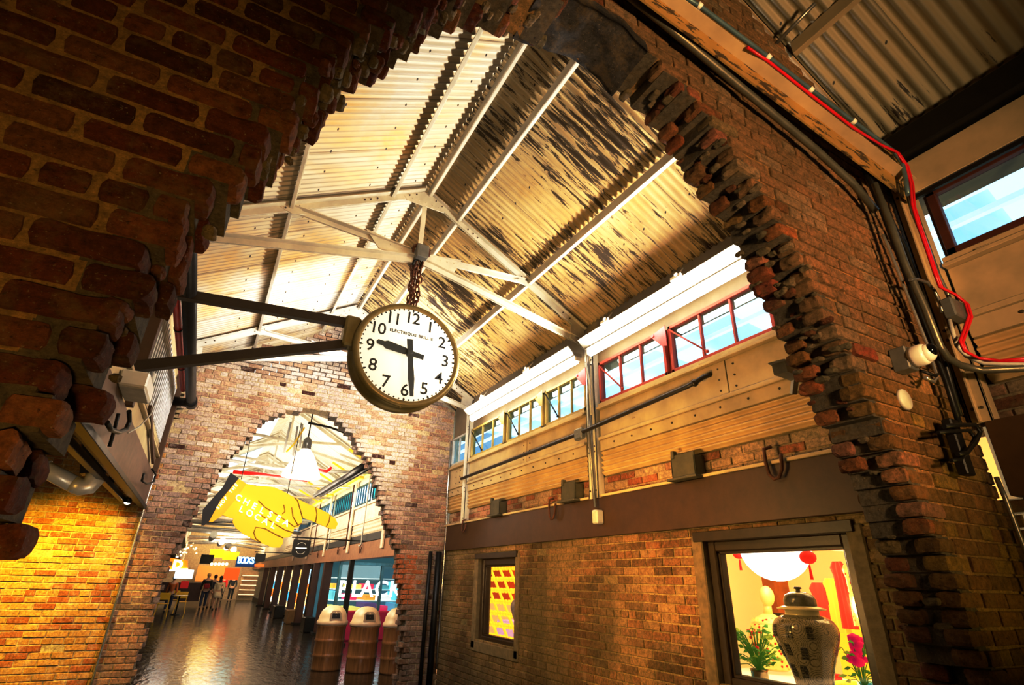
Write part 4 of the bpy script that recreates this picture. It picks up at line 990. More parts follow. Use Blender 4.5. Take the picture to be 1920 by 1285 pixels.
# ================================================================ left side of the middle bay
MB().bbox(XL-.10,Y1,2.40,XL+.03,F0-.02,2.80,.004).build('steel_beam',paint('brown painted beam',(.17,.10,.06),.5),None,'brown steel beam along the left wall above the aisle opening','beam')
MB().bbox(XL-.02,Y1,2.345,XL+.05,F0-.02,2.40,.004).build('light_track',M_dark,None,'black track under the left brown beam carrying the spotlights','track')
MB().bbox(XL-.2,Y1,2.36,XL-.14,F0-.02,2.42,.004).build('light_track',M_dark,None,'second black rail behind the left brown beam','track')
mb=MB(); mb.bbox(XL-.03,Y1,2.80,XL+.02,F0-.02,2.99,.004); mb.bbox(XL-.03,Y1,2.99,XL+.06,F0-.02,3.02,.004); mb.build('wall_cladding',M_cream,None,'chipped cream steel strip above the left brown beam','cladding')
t=thing('slatted_panel','grey vertical slatted vent panel high on the left wall','vent panel',(XL,6.6,3.15))
mb=MB(); mb.bbox(XL-.02,5.3,3.10,XL+.02,8.6,3.16,.004); mb.bbox(XL-.02,5.3,3.93,XL+.02,8.6,3.99,.004); mb.build('panel_frame',M_cream,t)
for k in range(22): MB().bbox(XL-.01,5.33+k*.148,3.16,XL+.03,5.375+k*.148,3.93,.003).build('slat',M_lgrey,t)
MB().box(XL-.028,5.3,3.1,XL-.022,8.6,4.0).build('back_panel',M_dark,t)
def dpost(y,lab): MB().bbox(XL-.02,y,2.80,XL+.08,y+.08,4.2,.004).build('steel_post',M_beam,None,lab,'post')
dpost(5.15,'dark brown post on the left wall beside the slatted panel'); dpost(8.62,'dark brown post on the left wall at the far corner')
MB().bar((XL+.05,6.35,3.10),(XL+.06,8.05,2.83),.03,.05).build('brace_strut',M_beam,None,'dark slanting brace crossing the cream strip on the left wall','brace')
# white light housing
q=onX(245,748,-.72)
t=thing('wall_light','white box light housing on the left wall, half hidden by broken bricks','light fixture',(q.x,q.y,q.z))
MB().bbox(-.80,4.55,2.80,-.62,5.0,2.92,.012).build('housing',M_white,t); MB().bbox(-.79,4.57,2.79,-.63,4.98,2.805,.003).build('diffuser',M_lgrey,t)
# dark pipe and red pipe, overhead along the hall
t=thing('black_pipe','thick black pipe running along the left eave and turning into the wall','pipe',(-.58,5,3.74))
MB().tube([(-.585,1.7,3.79),(-.585,8.45,3.79),(-.60,8.55,3.79),(-.66,8.6,3.79),(-.82,8.6,3.79)],.062,16).build('main_run',paint('black iron pipe',(.03,.028,.03),.35,.4),t)
MB().cyl((-.585,8.42,3.79),(-.585,8.66,3.79),.078,None,16).build('elbow_collar',M_dark,t)
MB().cyl((-.585,3.6,3.79),(-.585,3.66,3.79),.075,None,16).build('coupling',M_rust,t)
t=thing('red_pipe','bright red sprinkler pipe beside the thick black pipe','pipe',(-.70,5,3.7))
M_redp=paint('red pipe paint',(.75,.015,.01),.35,var=.12)
MB().cyl((-.70,1.7,3.80),(-.70,8.2,3.86),.036,None,12).build('main_run',M_redp,t)
for y in (4.9,5.9,7.2): MB().cyl((-.70,y,3.80+.0092*(y-1.7)),(-.70,y+.03,3.80+.0092*(y-1.7)),.042,None,12).build('joint_ring',M_dark,t)
MB().cyl((-.70,8.2,3.86),(-.70,8.27,3.86),.03,.02,10).build('end_fitting',M_silver,t)
q=onY(275,715,7.0)
t=thing('emergency_light','small white twin round lamp unit on the left wall','light fixture',tuple(onX(276,717,-.78)))
q=onX(276,717,-.76); MB().lathe([(.0001,0),(.05,0),(.055,.02),(.04,.05)],(q.x,q.y,q.z+.05),'X',16).build('lamp_head',M_white,t); MB().lathe([(.0001,0),(.05,0),(.055,.02),(.04,.05)],(q.x,q.y+.05,q.z-.05),'X',16).build('lamp_head',M_white,t)
# hanging cable loop
q=[onX(x,y,-.70) for x,y in ((242,772),(243,790),(236,806),(222,811),(208,806),(200,792))]
pipe('cable_loop',q,.016,M_dark,'black U shaped cable loop below the white wall light','cable')
pipe('cable_loop',[onX(x,y,-.72) for x,y in ((222,776),(216,800),(210,822),(205,838))],.012,M_dark,'black drop cable beside the U shaped loop','cable')
pipe('thin_cable',[onX(x,y,-.74) for x,y in ((300,735),(282,778),(262,800),(240,812))],.007,M_lgrey,'thin pale wire sagging in front of the left brown beam','cable')
q=onX(278,893,-.74); pipe('wire_basket',[onX(x,y,-.72) for x,y in ((270,888),(266,902),(276,908),(288,904),(292,890),(285,880))],.012,M_dark,'black wire loop hanging at the far left corner','cable')
# conduits in the corners
pipe('corner_conduit',[(XL+.03,F0-.05,z) for z in (0,1.5,3.0,3.95)],.016,M_silver,'thin bright conduit standing in the far left corner','conduit')
pipe('corner_conduit',[(XR-.03,F0-.06,z) for z in (0.3,1.5,2.4)]+[(XR-.06,F0-.06,3.0),(XR-.06,F0-.06,3.9)],.016,M_silver,'thin bright conduit standing in the far right corner','conduit')
pipe('corner_pipe',[(XR-.14,F0-.08,z) for z in (0,2.0)],.05,M_dark,'black drainpipe in the far right corner below the beam')
pipe('corner_pipe',[(XR-.28,F0-.06,z) for z in (0,2.0)],.03,M_dark,'thinner black pipe left of the drainpipe')
# pale duct in the aisle
M_duct=paint('pale duct',(.62,.60,.54),.35,.3,var=.08)
t=thing('duct_pipe','pale fat duct pipe with an elbow below the black ceiling duct','duct',(-1.3,6.5,2.3))
MB().tube([(-1.62,6.5,2.50),(-1.15,6.5,2.285)],.075,20).build('pipe_run',M_duct,t)
MB().tube([(-1.20,6.5,2.31),(-1.13,6.5,2.285),(-1.075,6.5,2.30),(-1.05,6.5,2.36),(-1.06,6.5,2.44)],[.078,.082,.082,.08,.074],20).build('elbow',M_duct,t)
MB().cyl((-1.475,6.5,2.434),(-1.45,6.5,2.422),.083,None,20).build('joint_ring',M_duct,t)
MB().bar((-1.07,6.5,2.42),(-1.16,6.5,2.80),.20,.17,(0,1,0)).build('ceiling_duct',M_dark,None,'square black duct dropping from the aisle ceiling','duct')
M_lampE=glow('spot bulb',(1,.95,.8),25)
def spotl(px,py,Y,lab):
    q=onY(px,py,Y); t=thing('spotlight',lab,'spotlight',tuple(q))
    MB().lathe([(.025,.10),(.035,.07),(.05,.0),(.045,.0),(.03,.03)],tuple(q),'Z',16).build('lamp_head',M_dark,t)
    MB().sphere(q+Vector((0,0,.005)),.034,12,(1,1,.5)).build('bulb',M_lampE,t)
    MB().cyl(q+Vector((0,0,.10)),q+Vector((0.03,0,.28)),.012).build('stem',M_dark,t)
spotl(204,910,7.6,'small spotlight glowing over the yellow brick aisle wall')
spotl(238,944,8.3,'second small spotlight near the end of the black track')
# ================================================================ the long hall beyond the far arch
MB().box(XR+.02,F1,2.42,XR+.25,YE,4.66).build('wall_right_beyond',paint('pale cream wall',(.8,.7,.55),.5),kind='structure')
MB().box(XL-.25,F1,2.3,XL-.02,YE,4.66).build('wall_left_beyond',paint('left wall beyond',(.5,.42,.32),.7),kind='structure')
MB().box(-9,YE,0,9,YE+.1,6).build('wall_end',paint('end wall',(.55,.42,.25),.8),kind='structure')
MB().box(-4.1,F1,0,-4.0,YE,2.4).box(-4.1,F1,2.3,XL-.25,YE,2.4).build('wall_left_shops',paint('left shop wall',(.16,.06,.04),.8),kind='structure')
MB().bbox(XR-.04,F1,2.013,XR+.2,YE,2.405,.004).build('steel_beam',paint('tan brown beam',(.30,.16,.08),.5),None,'tan brown steel beam over the shopfronts beyond the far arch','beam')
MB().bbox(XR-.02,F1,2.42,XR+.018,YE,2.60,.004).build('shade_strip',M_dark,None,'black strip standing in for the shaded gap above the tan brown beam beyond the far arch','dark strip')  # solid dark strip put in place of shade above the beam
M_palecl=paint('pale pinkish cladding',(.72,.60,.47),.45)
for k in range(6):
    y0=F1+.02+k*3.4; y1=y0+3.3
    t=thing('wall_cladding','pale corrugated cladding strip on the far hall wall','cladding',(XR,(y0+y1)/2,2.6),group='far hall cladding strips')
    mb=MB(); corr_panel(mb,XR-.02,y0,y1,2.60,2.9,3,.012); mb.build('corrugated_sheet',M_palecl,t)
    mb=MB(); mb.bbox(XR-.05,y0,2.9,XR+.02,y1,2.94); mb.bbox(XR-.03,y0,2.95,XR+.02,y1,3.33); mb.bbox(XR-.07,y0,3.34,XR+.02,y1,3.40); mb.build('flat_panel',M_palecl,t)
    if k<5: MB().bbox(XR-.09,y1-.05,2.2,XR-.05,y1+.12,4.3,.003).build('steel_post',M_palecl,None,'pale steel post on the far hall wall','post','far hall posts')
M_teal=lit('teal lit pane',(.02,.42,.50),.9); M_violet=lit('violet lit pane',(.25,.18,.62),1.1); M_skyp=lit('sky lit pane',(.7,.85,1),1.6); M_bluefr=paint('dark teal frame',(.02,.08,.12),.5)
for k in range(7):
    y0=9.6+k*2.4; y1=y0+2.2; WN[0]+=1
    r=thing('window_%d'%WN[0],None,None,(XR,(y0+y1)/2,3.42),kind='structure')
    MB().box(XR-.005,y0,3.44,XR+.0,y1,3.92).build('pane',[M_violet,M_teal,M_skyp,M_teal,M_skyp,M_teal,M_skyp][k],r)
    mb=MB(); mb.bbox(XR-.05,y0,3.42,XR-.01,y1,3.46); mb.bbox(XR-.05,y0,3.90,XR-.01,y1,3.96); mb.build('window_frame',M_bluefr,r)
    for i in range(9): MB().bbox(XR-.05,y0+i*.27,3.45,XR-.015,y0+i*.27+.05,3.92,.003).build('mullion',M_bluefr,r)
    for i in range(4): MB().box(XR-.012,y0+.12+i*.54,3.5,XR-.008,y0+.22+i*.54,3.85).build('bright_pane',M_skyp,r)
# skylights on the left slope beyond
M_skyl=lit('skylight',(.45,.55,.6),1.0)
for k,(ya,yb,xa,xb) in enumerate(((10.2,11.4,.1,1.1),(12.2,14.2,-.2,1.1),(15.5,18,-.2,1.1),(20,24,-.2,1.1))):
    mb=MB(); mb.hexa([(xa,ya,roofz(xa)-.03),(xb,ya,roofz(xb)-.03),(xb,yb,roofz(xb)-.03),(xa,yb,roofz(xa)-.03),(xa,ya,roofz(xa)-.02),(xb,ya,roofz(xb)-.02),(xb,yb,roofz(xb)-.02),(xa,yb,roofz(xa)-.02)])
    WN[0]+=1; mb.build('window_%d'%WN[0],M_skyl,kind='structure')
# overhead services
M_yell=paint('bright yellow strut',(.85,.62,.04),.4,var=.1)
pipe('conduit_bundle',[(2.28,F1+.08,3.44),(2.28,14.8,3.50)],.06,M_dark,'thick black cable tray running under the right roof slope of the far hall','cable tray')
pipe('conduit_bundle',[(2.42,F1+.08,3.44),(2.42,14.8,3.50)],.04,M_dark,'second black cable tray beside the thick one','cable tray')
pipe('red_pipe',[onY(x,y,11.5) for x,y in ((437,885),(500,891),(576,901))],.035,M_redp,'red sprinkler pipe crossing above the yellow hand sign','pipe')
pipe('red_pipe',[onY(x,y,11.5) for x,y in ((582,878),(612,884),(618,880),(620,876))],.035,M_redp,'short red pipe with an upturned end right of the pendant lamp','pipe')
pipe('black_rod',[onY(x,y,10.6) for x,y in ((578,793),(620,802),(665,819))],.022,M_dark,'black rod slanting under the crown of the far arch','rod')
pipe('yellow_strut',[onY(x,y,10.8) for x,y in ((571,802),(552,832),(537,848))],.016,M_yell,'thin yellow strut slanting down from the far arch crown','strut')
for (a,b,lab) in (((545,792),(532,850),'pale vertical conduit left of the pendant lamp chain'),((558,800),(549,855),'second pale vertical conduit beside the pendant lamp chain'),((567,795),(562,840),'third pale vertical conduit close to the pendant chain')):
    pipe('hanging_conduit',[onY(*a,10.9),onY(*b,10.9)],.02,M_lgrey,lab,'conduit')
for k in range(5):
    Y=13+k*2.6; pipe('hanging_pipe',[(XL+.1,Y,3.9-.05*k),(1.0,Y,3.75),(3.3,Y,3.9)],.035,[M_lgrey,M_silver,M_palecl][k%3],'pale pipe crossing the far hall under the roof','pipe').__setitem__('group','pale pipes crossing the far hall')
M_ylamp=lit('yellow glowing strip',(1,.8,.10),3.0)
for k in range(5):
    y=12.6+k*1.9; t=thing('strip_light','glowing yellow strip light along the right eave of the far hall','strip light',(3.3,y,3.98),group='yellow strip lights')
    MB().bbox(3.28,y,4.0,3.40,y+1.5,4.06,.005).build('housing',M_yell,t); MB().cyl((3.34,y+.05,3.98),(3.34,y+1.45,3.98),.035,None,10).build('tube',M_ylamp,t)
    MB().bar((3.3,y+.4,4.05),(2.6,y+.4,4.4),.03,.05).build('bracket_arm',M_yell,t)
for k in range(4):
    y=9.9+k*1.1; MB().bar((3.5,y,4.05),(2.5,y+.3,4.35),.03,.05).build('roof_bracket',M_truss,None,'cream roof bracket on the right slope of the far hall','bracket','cream roof brackets')
# pendant lamp
q=onY(566,885,11); t=thing('pendant_lamp','white conical pendant lamp glowing above the hand sign','pendant lamp',(q.x,11,q.z-.1))
MB().lathe([(.36,q.z-.10),(.34,q.z-.03),(.26,q.z+.15),(.17,q.z+.33),(.10,q.z+.42),(.06,q.z+.48)],(q.x,11,0),'Z',32).build('lamp_shade',lit('lamp shade',(.9,.82,.7),.9),t)
MB().lathe([(.09,q.z+.42),(.08,q.z+.62),(.03,q.z+.68)],(q.x,11,0),'Z',20).build('lamp_cap',M_grey,t)
MB().sphere((q.x,11,q.z-.02),.22,20,(1,1,.5)).build('bulb',glow('lamp bulb',(1,.93,.8),9),t)
MB().cyl((q.x,11,q.z+.66),(q.x+.0,11,5.4),.012).build('hanging_rod',M_dark,t)
# ---- pointing hand sign
HY=10.4
zz=lambda x,y:(380+x/4.015,740+y/4.015)
def P(x,y,d=0): p=onY(*zz(x,y),HY); return Vector((p.x,HY+d,p.z))
sg=thing('hand_sign','big yellow pointing hand sign reading CHELSEA LOCAL, hung beyond the far arch','sign',(1.0,HY,2.0))
M_hand_y=lit('sign yellow',(.80,.50,.03),.42); M_hand_o=lit('sign orange band',(.85,.42,.03),.4); M_sleeve=paint('sign sleeve black',(.03,.025,.02),.6); M_letter=lit('sign letters',(1,.96,.82),.8); M_line=paint('sign seam',(.40,.24,.02),.7)
hand_o=[(270,635),(330,672),(400,688),(470,690),(540,700),(620,735),(690,775),(740,798),(800,828),(880,862),(940,890),(1000,938),(1018,975),(1000,1012),(965,1012),(900,985),(820,950),(752,928),(745,970),(722,998),(690,1005),(680,1040),(652,1075),(608,1080),(606,1120),(580,1152),(530,1152),(440,1118),(370,1085),(300,1045),(250,1005),(225,960),(232,935),(150,908),(72,962),(45,960),(130,800)]
def poly_prism(mb,pts,d0,d1):
    B=len(mb.v); n=len(pts)
    for d in (d0,d1):
        for p in pts: mb.v.append(tuple(P(p[0],p[1],d)))
    mb.face([B+i for i in range(n)]); mb.face([B+n+i for i in range(n)][::-1])
    for i in range(n): j=(i+1)%n; mb.face([B+i,B+n+i,B+n+j,B+j])
mb=MB(); poly_prism(mb,hand_o,0,.05); mb.build('hand_panel',M_hand_y,sg)
mb=MB(); poly_prism(mb,[(270,635),(330,672),(250,790),(150,908),(72,962),(45,960),(130,800)],-.012,0); mb.build('cuff_band',M_hand_o,sg)
mb=MB(); poly_prism(mb,[(210,590),(272,632),(132,800),(47,958),(12,985),(-10,985),(0,870),(60,800),(150,700)],-.02,.04); mb.build('sleeve',M_sleeve,sg)
for ln in ([(752,928),(715,800),(690,775)],[(745,970),(690,995),(640,960),(560,905),(470,850),(420,800)],[(680,1040),(620,1020),(520,960),(430,905)],[(606,1080),(560,1060),(470,1010),(400,1000),(385,1040),(400,1085),(440,1118)],[(850,850),(860,900),(850,960)],[(960,905),(950,960),(930,995)],[(670,850),(680,920),(720,990)],[(610,830),(620,880),(600,900)]):
    MB().tube([P(x,y,-.004) for x,y in ln],.010,5).build('seam_line',M_line,sg)
def stext(txt,a,b,size,mat,bold=.01,d=-.02):
    A,B=Vector(a),Vector(b); L=(B-A).length; ux=(B-A)/L; uy=Vector((ux.y,-ux.x))
    mb=MB()
    cu=bpy.data.curves.new('m','FONT'); cu.body=txt; cu.size=size; o=bpy.data.objects.new('m',cu); COL.objects.link(o); bpy.context.view_layer.update(); w=o.dimensions.x; bpy.data.objects.remove(o)
    sc=L/w
    text_mesh(mb,txt,size,lambda u,v,dd:tuple(P(*(A+ux*u*sc+uy*v),dd)),d,.03,bold=bold,align='LEFT'); return mb
for txt,a,b,s in (('CHELSEA',(238,765),(655,985),68),('LOCAL',(262,852),(560,1003),68)):
    # one mesh per letter
    A,B=Vector(a),Vector(b); n=len(txt)
    for i,chh in enumerate(txt):
        c=A+(B-A)*((i+.5)/n); ux=(B-A).normalized(); uy=Vector((ux.y,-ux.x)); mb=MB()
        text_mesh(mb,chh,s,lambda u,v,dd:tuple(P(*(c+ux*u+uy*v),dd)),-.045,.04,bold=.8); mb.build('letter',M_letter,sg)
A,B=Vector((105,868)),Vector((262,672))
for i,chh in enumerate('SHOP THE'):
    if chh==' ': continue
    c=A+(B-A)*((i+.5)/8); ux=(B-A).normalized(); uy=Vector((ux.y,-ux.x)); mb=MB()
    text_mesh(mb,chh,34,lambda u,v,dd:tuple(P(*(c+ux*u+uy*v),dd)),-.03,.015,bold=.6); mb.build('letter',M_letter,sg)
for (x,y) in ((290,640),(640,745)): 
    a=P(x,y,.02); MB().cyl(a,(a.x,a.y,a.z+1.3),.006).build('hanging_wire',M_dark,sg)
# black shield banner on a bracket
def shield(px0,py0,px1,py1,Y,lab,lines=True):
    a=onY(px0,py0,Y); b=onY(px1,py1,Y); x0,x1=a.x,b.x; z1=a.z; z0=b.z; cx=(x0+x1)/2; hw=(x1-x0)/2
    t=thing('shield_sign',lab,'sign',(cx,Y,z0)); pts=[(x0,z1),(x1,z1),(x1,z0+.28*(z1-z0))]
    for k in range(1,8): an=PI*k/8; pts.append((cx+hw*math.cos(an),z0+.28*(z1-z0)-math.sin(an)*.28*(z1-z0)))
    pts.append((x0,z0+.28*(z1-z0)))
    mb=MB(); mb.prism(pts,lambda u,v,d:(u,d,v),Y,Y+.03); mb.build('board',M_dark,t)
    if lines:
        h=z1-z0; MB().box(cx-hw*.62,Y-.006,z0+h*.52,cx+hw*.62,Y,z0+h*.57).build('lettering_bar',M_letter,t)
        for (c0,s) in ((.70,1),(.36,-1)):
            MB().tube([(cx+hw*.45*math.cos(PI*k/8),Y-.004,z0+h*c0+s*hw*.3*math.sin(PI*k/8)) for k in range(9)],.006,5).build('lettering_arc',M_lgrey,t)
    MB().bar((x0-.05,Y+.015,z1+.05),(XR-.0,Y+.015,z1+.05),.03,.03).build('bracket_arm',M_dark,t)
    for x in (x0+.04,x1-.04): MB().cyl((x,Y+.015,z1),(x,Y+.015,z1+.05),.008).build('hanger',M_dark,t)
shield(551,1012,578,1047,14.5,'black shield shaped hanging sign with one white line of lettering')
shield(480,1038,496,1055,22,'smaller black shield sign farther down the hall',False)
# hooks and hanging conduits on the tan beam
for k,(px,py) in enumerate(((596,1043),(634,1036),(676,1033),(735,1022))):
    q=onX(px,py,XR-.07); hook(q.y,q.z+.06,'small rusty hook on the tan beam beyond the far arch, %s from the left'%['first','second','third','fourth'][k],h=.12)
for k,(a,b) in enumerate((((657,960),(648,1030)),((686,955),(674,1025)),((594,990),(592,1035)),((622,985),(628,1030)))):
    A=onX(*a,XR-.1); B=onX(*b,XR-.1); pipe('hanging_conduit',[(XR-.1,A.y,4.2),(XR-.1,A.y,B.z+.05),(XR-.12,A.y+.06,B.z),(XR-.12,A.y+.14,B.z+.02)],.018,M_lgrey if k%2 else M_rust,'conduit dropping to the tan beam beyond the far arch, %s from the left'%['third','fourth','first','second'][k],'conduit')
q=onX(742,1032,XR-.1); hook(F1+.35,2.44,'big rusty hook hanging on the tan beam right behind the far arch',w=.12,h=.25)
# columns
def column(y,x=XR-.02,w=.12,lab=None,mt=None):
    t=thing('steel_column',lab or 'dark steel column of the shopfront row','column',(x,y,0),group=None if lab else 'shopfront columns')
    MB().bbox(x-w/2,y-w/2,0.06,x+w/2,y+w/2,2.013,.004).build('shaft',mt or M_dark,t); MB().bbox(x-w*.8,y-w*.8,0.0,x+w*.8,y+w*.8,.06,.004).build('base_plate',M_dark,t)
column(onX(653,1106,XR-.02).y,lab='slim dark column standing behind the first barrel bin',w=.12)
M_post2=paint('dark maroon column',(.06,.02,.012),.5)
for y in (18.6,20.4,22.6,24.8,27.2,30,33,36.5): column(y,w=.24,mt=M_post2)
# glass shop with BLACK lettering
GY=17.5
M_shopblue=lit('cool shop interior',(.05,.16,.22),.35); M_alu=paint('blue grey aluminium',(.10,.25,.30),.35,.5)
MB().box(3.7,20.2,0,8.9,20.3,2.4).build('wall_cool_shop',M_shopblue,kind='structure')
MB().box(8.8,F1,0,8.9,20.3,2.6).build('wall_cool_shop_side',M_shopblue,kind='structure')
MB().box(XR+.2,F1,2.35,8.9,YE,2.42).build('ceiling_cool_shop',M_sw,kind='structure')
t=thing('shop_glass_front','aluminium framed glass shopfront lettered BLACK in large white letters','shopfront',(5.3,GY,0))
mb=MB(); 
for x in (3.78,5.06,6.7,8.5): mb.bbox(x-.04,GY-.04,0,x+.04,GY+.04,2.3,.004)
MB().bbox(3.75,GY-.05,1.93,8.6,GY+.05,2.02,.004).build('transom',M_alu,t); MB().bbox(3.75,GY-.05,0,8.6,GY+.05,.12,.004).build('bottom_rail',M_alu,t)
for x in (3.78,5.06,6.7,8.5): MB().bbox(x-.04,GY-.05,.12,x+.04,GY+.05,1.93,.004).build('mullion',M_alu,t)
MB().box(3.8,GY-.005,.12,8.5,GY+.005,1.93).build('pane',M_shopglass,t)
for ch_,px in zip('BLACK',(644,668,688,715,741)):
    q=onY(px,1106,GY-.02); mb=MB(); text_mesh(mb,ch_,.62,lambda u,v,d:(q.x+u*.95,GY-.02-d,q.z+v),0,.01,bold=.012); mb.build('letter',lit('window letters',(1,1,1),1.5),t)
rr=random.Random(4)
for k in range(26):
    x=3.9+.5*(k%7); z=.30+.32*(k//7); c=rr.choice([(.9,.95,1),(.2,.6,.7),(.95,.5,.1),(.8,.05,.2),(.9,.8,.3),(.15,.1,.3)])
    MB().bbox(x,18.5,z+.002,x+rr.uniform(.15,.42),19.6,z+rr.uniform(.12,.26),.01).build('boxed_goods',lit('goods%d'%k,c,rr.uniform(.15,.7)),None,'bright boxed goods displayed behind the BLACK lettered glass','goods','goods in the glass shopfront')
for z in (.30,.62,.94,1.26,1.58): MB().bbox(3.85,18.4,z-.03,7.4,19.7,z,.004).build('display_shelf',lit('shelf white',(.6,.75,.8),.5),None,'pale display shelf behind the BLACK lettered glass','shelf','shelves of the glass shopfront')
MB().bbox(3.95,16.6,.0,6.6,17.1,.72,.02).build('display_table',lit('crimson cloth',(.35,.01,.05),.1),None,'low table with crimson cover in front of the glass shopfront','table')
# warm storefront bays farther on
SG=[(1,.72,.25),(.6,.85,1),(1,.85,.5),(.5,.75,.95),(1,.6,.2),(1,.8,.45),(.9,.9,.8)]
for k,(y0,y1) in enumerate(((20.6,22.4),(22.8,24.6),(25,27),(27.4,29.8),(30.2,32.8),(33.2,36.3),(36.8,44))):
    t=thing('storefront_bay','lit storefront bay with dark frame in the far hall row','storefront',(3.9,y0,0),group='lit storefront bays')
    MB().box(4.6,y0,.1,4.65,y1,2.0).build('display_wall',lit('display%d'%k,SG[k],1.0),t)
    mb=MB(); mb.bbox(3.85,y0-.1,0,3.95,y0+.05,2.013); mb.bbox(3.85,y0,0,3.95,y1,.25); mb.bbox(3.85,y0,1.85,3.95,y1,2.013); mb.build('shop_frame',M_dark,t)
    for j in range(3): MB().bbox(4.1,y0+.3+j*.5,.5+.4*(j%2),4.4,y0+.6+j*.5,.9+.4*(j%2),.01).build('shelf_goods',lit('sg%d%d'%(k,j),[(1,.3,.05),(.1,.5,.9),(1,.9,.5)][(j+k)%3],.8),t)
# shop spaces side
MB().bbox(3.3,19.2,0,3.62,19.9,.42,.02).build('planter_box',M_dark,None,'low dark planter box at the foot of the shopfront column','planter')
MB().bbox(3.28,22.8,0,3.62,23.5,.45,.02).build('planter_box',paint('brown crate',(.2,.1,.03),.6),None,'brown wooden crate beside the farther shopfront column','crate')
MB().bbox(3.2,26,0,3.6,26.8,.45,.02).build('planter_box',M_dark,None,'dark bin at the far end of the shopfront row','bin')
# ---- barrel bins
def barrelmat():
    t=NT('barrel wood'); g=t.n('ShaderNodeTexCoord').outputs['Object']; p=t.pos((1,1,.15)); f=t.noise(t.pos((9,9,.6)),3,5,.6)
    c=t.ramp(f,[(.3,(.14,.055,.018)),(.7,(.42,.20,.07))]); return t.pr(c,.3,0,t.bump(f,.3,.004),spec=.6)
M_barrel=barrelmat(); M_lid=paint('bin lid beige',(.58,.46,.32),.35,var=.12)
def bin_(x,y,lab):
    t=thing('barrel_bin',lab,'trash bin',(x,y,0)); r=.265; prof=[(.0001,0.0),(r*.96,0.0),(r,.02)]
    for k in range(3):
        z=.02+k*.245; prof+=[(r,z+.02),(r,z+.20),(r*1.06,z+.222),(r,z+.245)]
    prof+=[(r,.78),(.0001,.78)]
    MB().lathe(prof,(x,y,0),'Z',36).build('drum',M_barrel,t)
    MB().lathe([(r*1.04,.74),(r*1.10,.75),(r*1.10,.80),(r*1.0,.83),(r*.95,.90),(r*.82,.98),(r*.55,1.045),(r*.25,1.07),(.0001,1.075)],(x,y,0),'Z',32).build('lid',M_lid,t)
    f=MB().prism([(-.115,.83),(.115,.83),(.10,.95),(.06,.99),(-.06,.99),(-.10,.95)],lambda u,v,d:(x+u,y-d+(v-.83)*.35,v),r*.9,r*1.02).build('push_flap',paint('flap frame',(.30,.24,.16),.4),t)
    MB().prism([(-.075,.86),(.075,.86),(.07,.945),(-.07,.945)],lambda u,v,d:(x+u,y-d+(v-.83)*.35,v),r*1.02,r*1.04).build('flap_sticker',M_dark,f)
bin_(2.52,11.68,'barrel shaped trash bin with domed lid, leftmost of the three')
bin_(3.05,11.25,'barrel shaped trash bin with domed lid, middle of the three')
bin_(3.58,10.9,'barrel shaped trash bin with domed lid, rightmost beside the arch jamb')
# ---- signs at the end of the hall
M_bluebox=lit('blue sign box',(.02,.08,.25),.3); M_cy=lit('cyan letters',(.55,.95,1),1.4)
def boxY(name,px0,py0,px1,py1,Y,mat,lab,cat,par=None,dep=.1):
    a=onY(px0,py0,Y); b=onY(px1,py1,Y); mb=MB().bbox(a.x,Y,b.z,b.x,Y+dep,a.z,.01)
    return mb.build(name,mat,par,lab,cat) if par else mb.build(name,mat,None,lab,cat)
t=thing('books_sign','glowing blue sign reading BOOKS high at the end of the hall','sign',tuple(onY(460,1065,26)))
boxY('sign_box',445,1044,478,1064,26,M_bluebox,None,None,t)
q=onY(463,1052,25.98); k_=(onY(482,1052,26).x-onY(446,1052,26).x)
for i,chh in enumerate('BOOKS'):
    qq=onY(449.5+i*6.1,1051+i*.35,25.98); mb=MB(); text_mesh(mb,chh,.34,lambda u,v,d:(qq.x+u*.8,25.97-d,qq.z+v),0,.02,bold=.012); mb.build('letter',M_cy,t)
boxY('hanging_sign',478,1058,495,1063,25,lit('red sign',(1,.12,.02),1.8),'small red glowing sign under the smaller black shield','sign')
boxY('poster',423,1065,446,1088,36,lit('orange poster',(.75,.14,.02),.9),'orange red poster on the end wall of the hall','poster')
boxY('yellow_soffit',395,1030,418,1046,40,lit('yellow panel',(.85,.6,.02),.9),'yellow lit panel at the end of the hall, left one','panel')
boxY('yellow_soffit',420,1034,446,1051,38,lit('yellow panel b',(.85,.6,.02),.9),'yellow lit panel at the end of the hall, right one','panel')
boxY('speaker_box',378,1040,398,1058,34,M_dark,'dark box hanging in front of the yellow panels','box')
boxY('warm_wall',372,1060,420,1092,44,lit('orange wall',(.45,.20,.05),.5),'orange brown lit wall at the very end of the hall','wall panel',dep=.05)
for k in range(5): q=onY(397+k*7,1058,33); MB().sphere(q,.07,10).build('globe_light',glow('globe glow',(1,.7,.25),8),None,'small warm globe light strung at the end of the hall','globe light','small warm globe lights')
# orange sign with D and screen on the left
t=thing('orange_sign','glowing orange sign with a white letter D on the left of the hall','sign',tuple(onY(330,1072,20)))
a,b,c,d=[onY(x,y,20) for x,y in ((318,1046),(352,1052),(352,1068),(310,1070))]
mb=MB(); mb.prism([(a.x,a.z),(b.x,b.z),(c.x,c.z),(d.x,d.z)],lambda u,v,dd:(u,dd,v),20,20.08); mb.build('sign_panel',lit('orange panel',(1,.25,.01),.8),t)
q=onY(333,1060,19.98); mb=MB(); text_mesh(mb,'D',.34,lambda u,v,dd:(q.x+u,19.97-dd,q.z+v),0,.02,bold=.02); mb.build('letter',lit('D',(1,.95,.7),2),t)
MB().bar((d.x,19.98,d.z),(c.x,19.98,c.z),.03,.05).build('white_edge',glow('edge',(1,.95,.85),5),t)
t=thing('screen','bright blue white display screen under the orange sign','screen',tuple(onY(345,1086,22)))
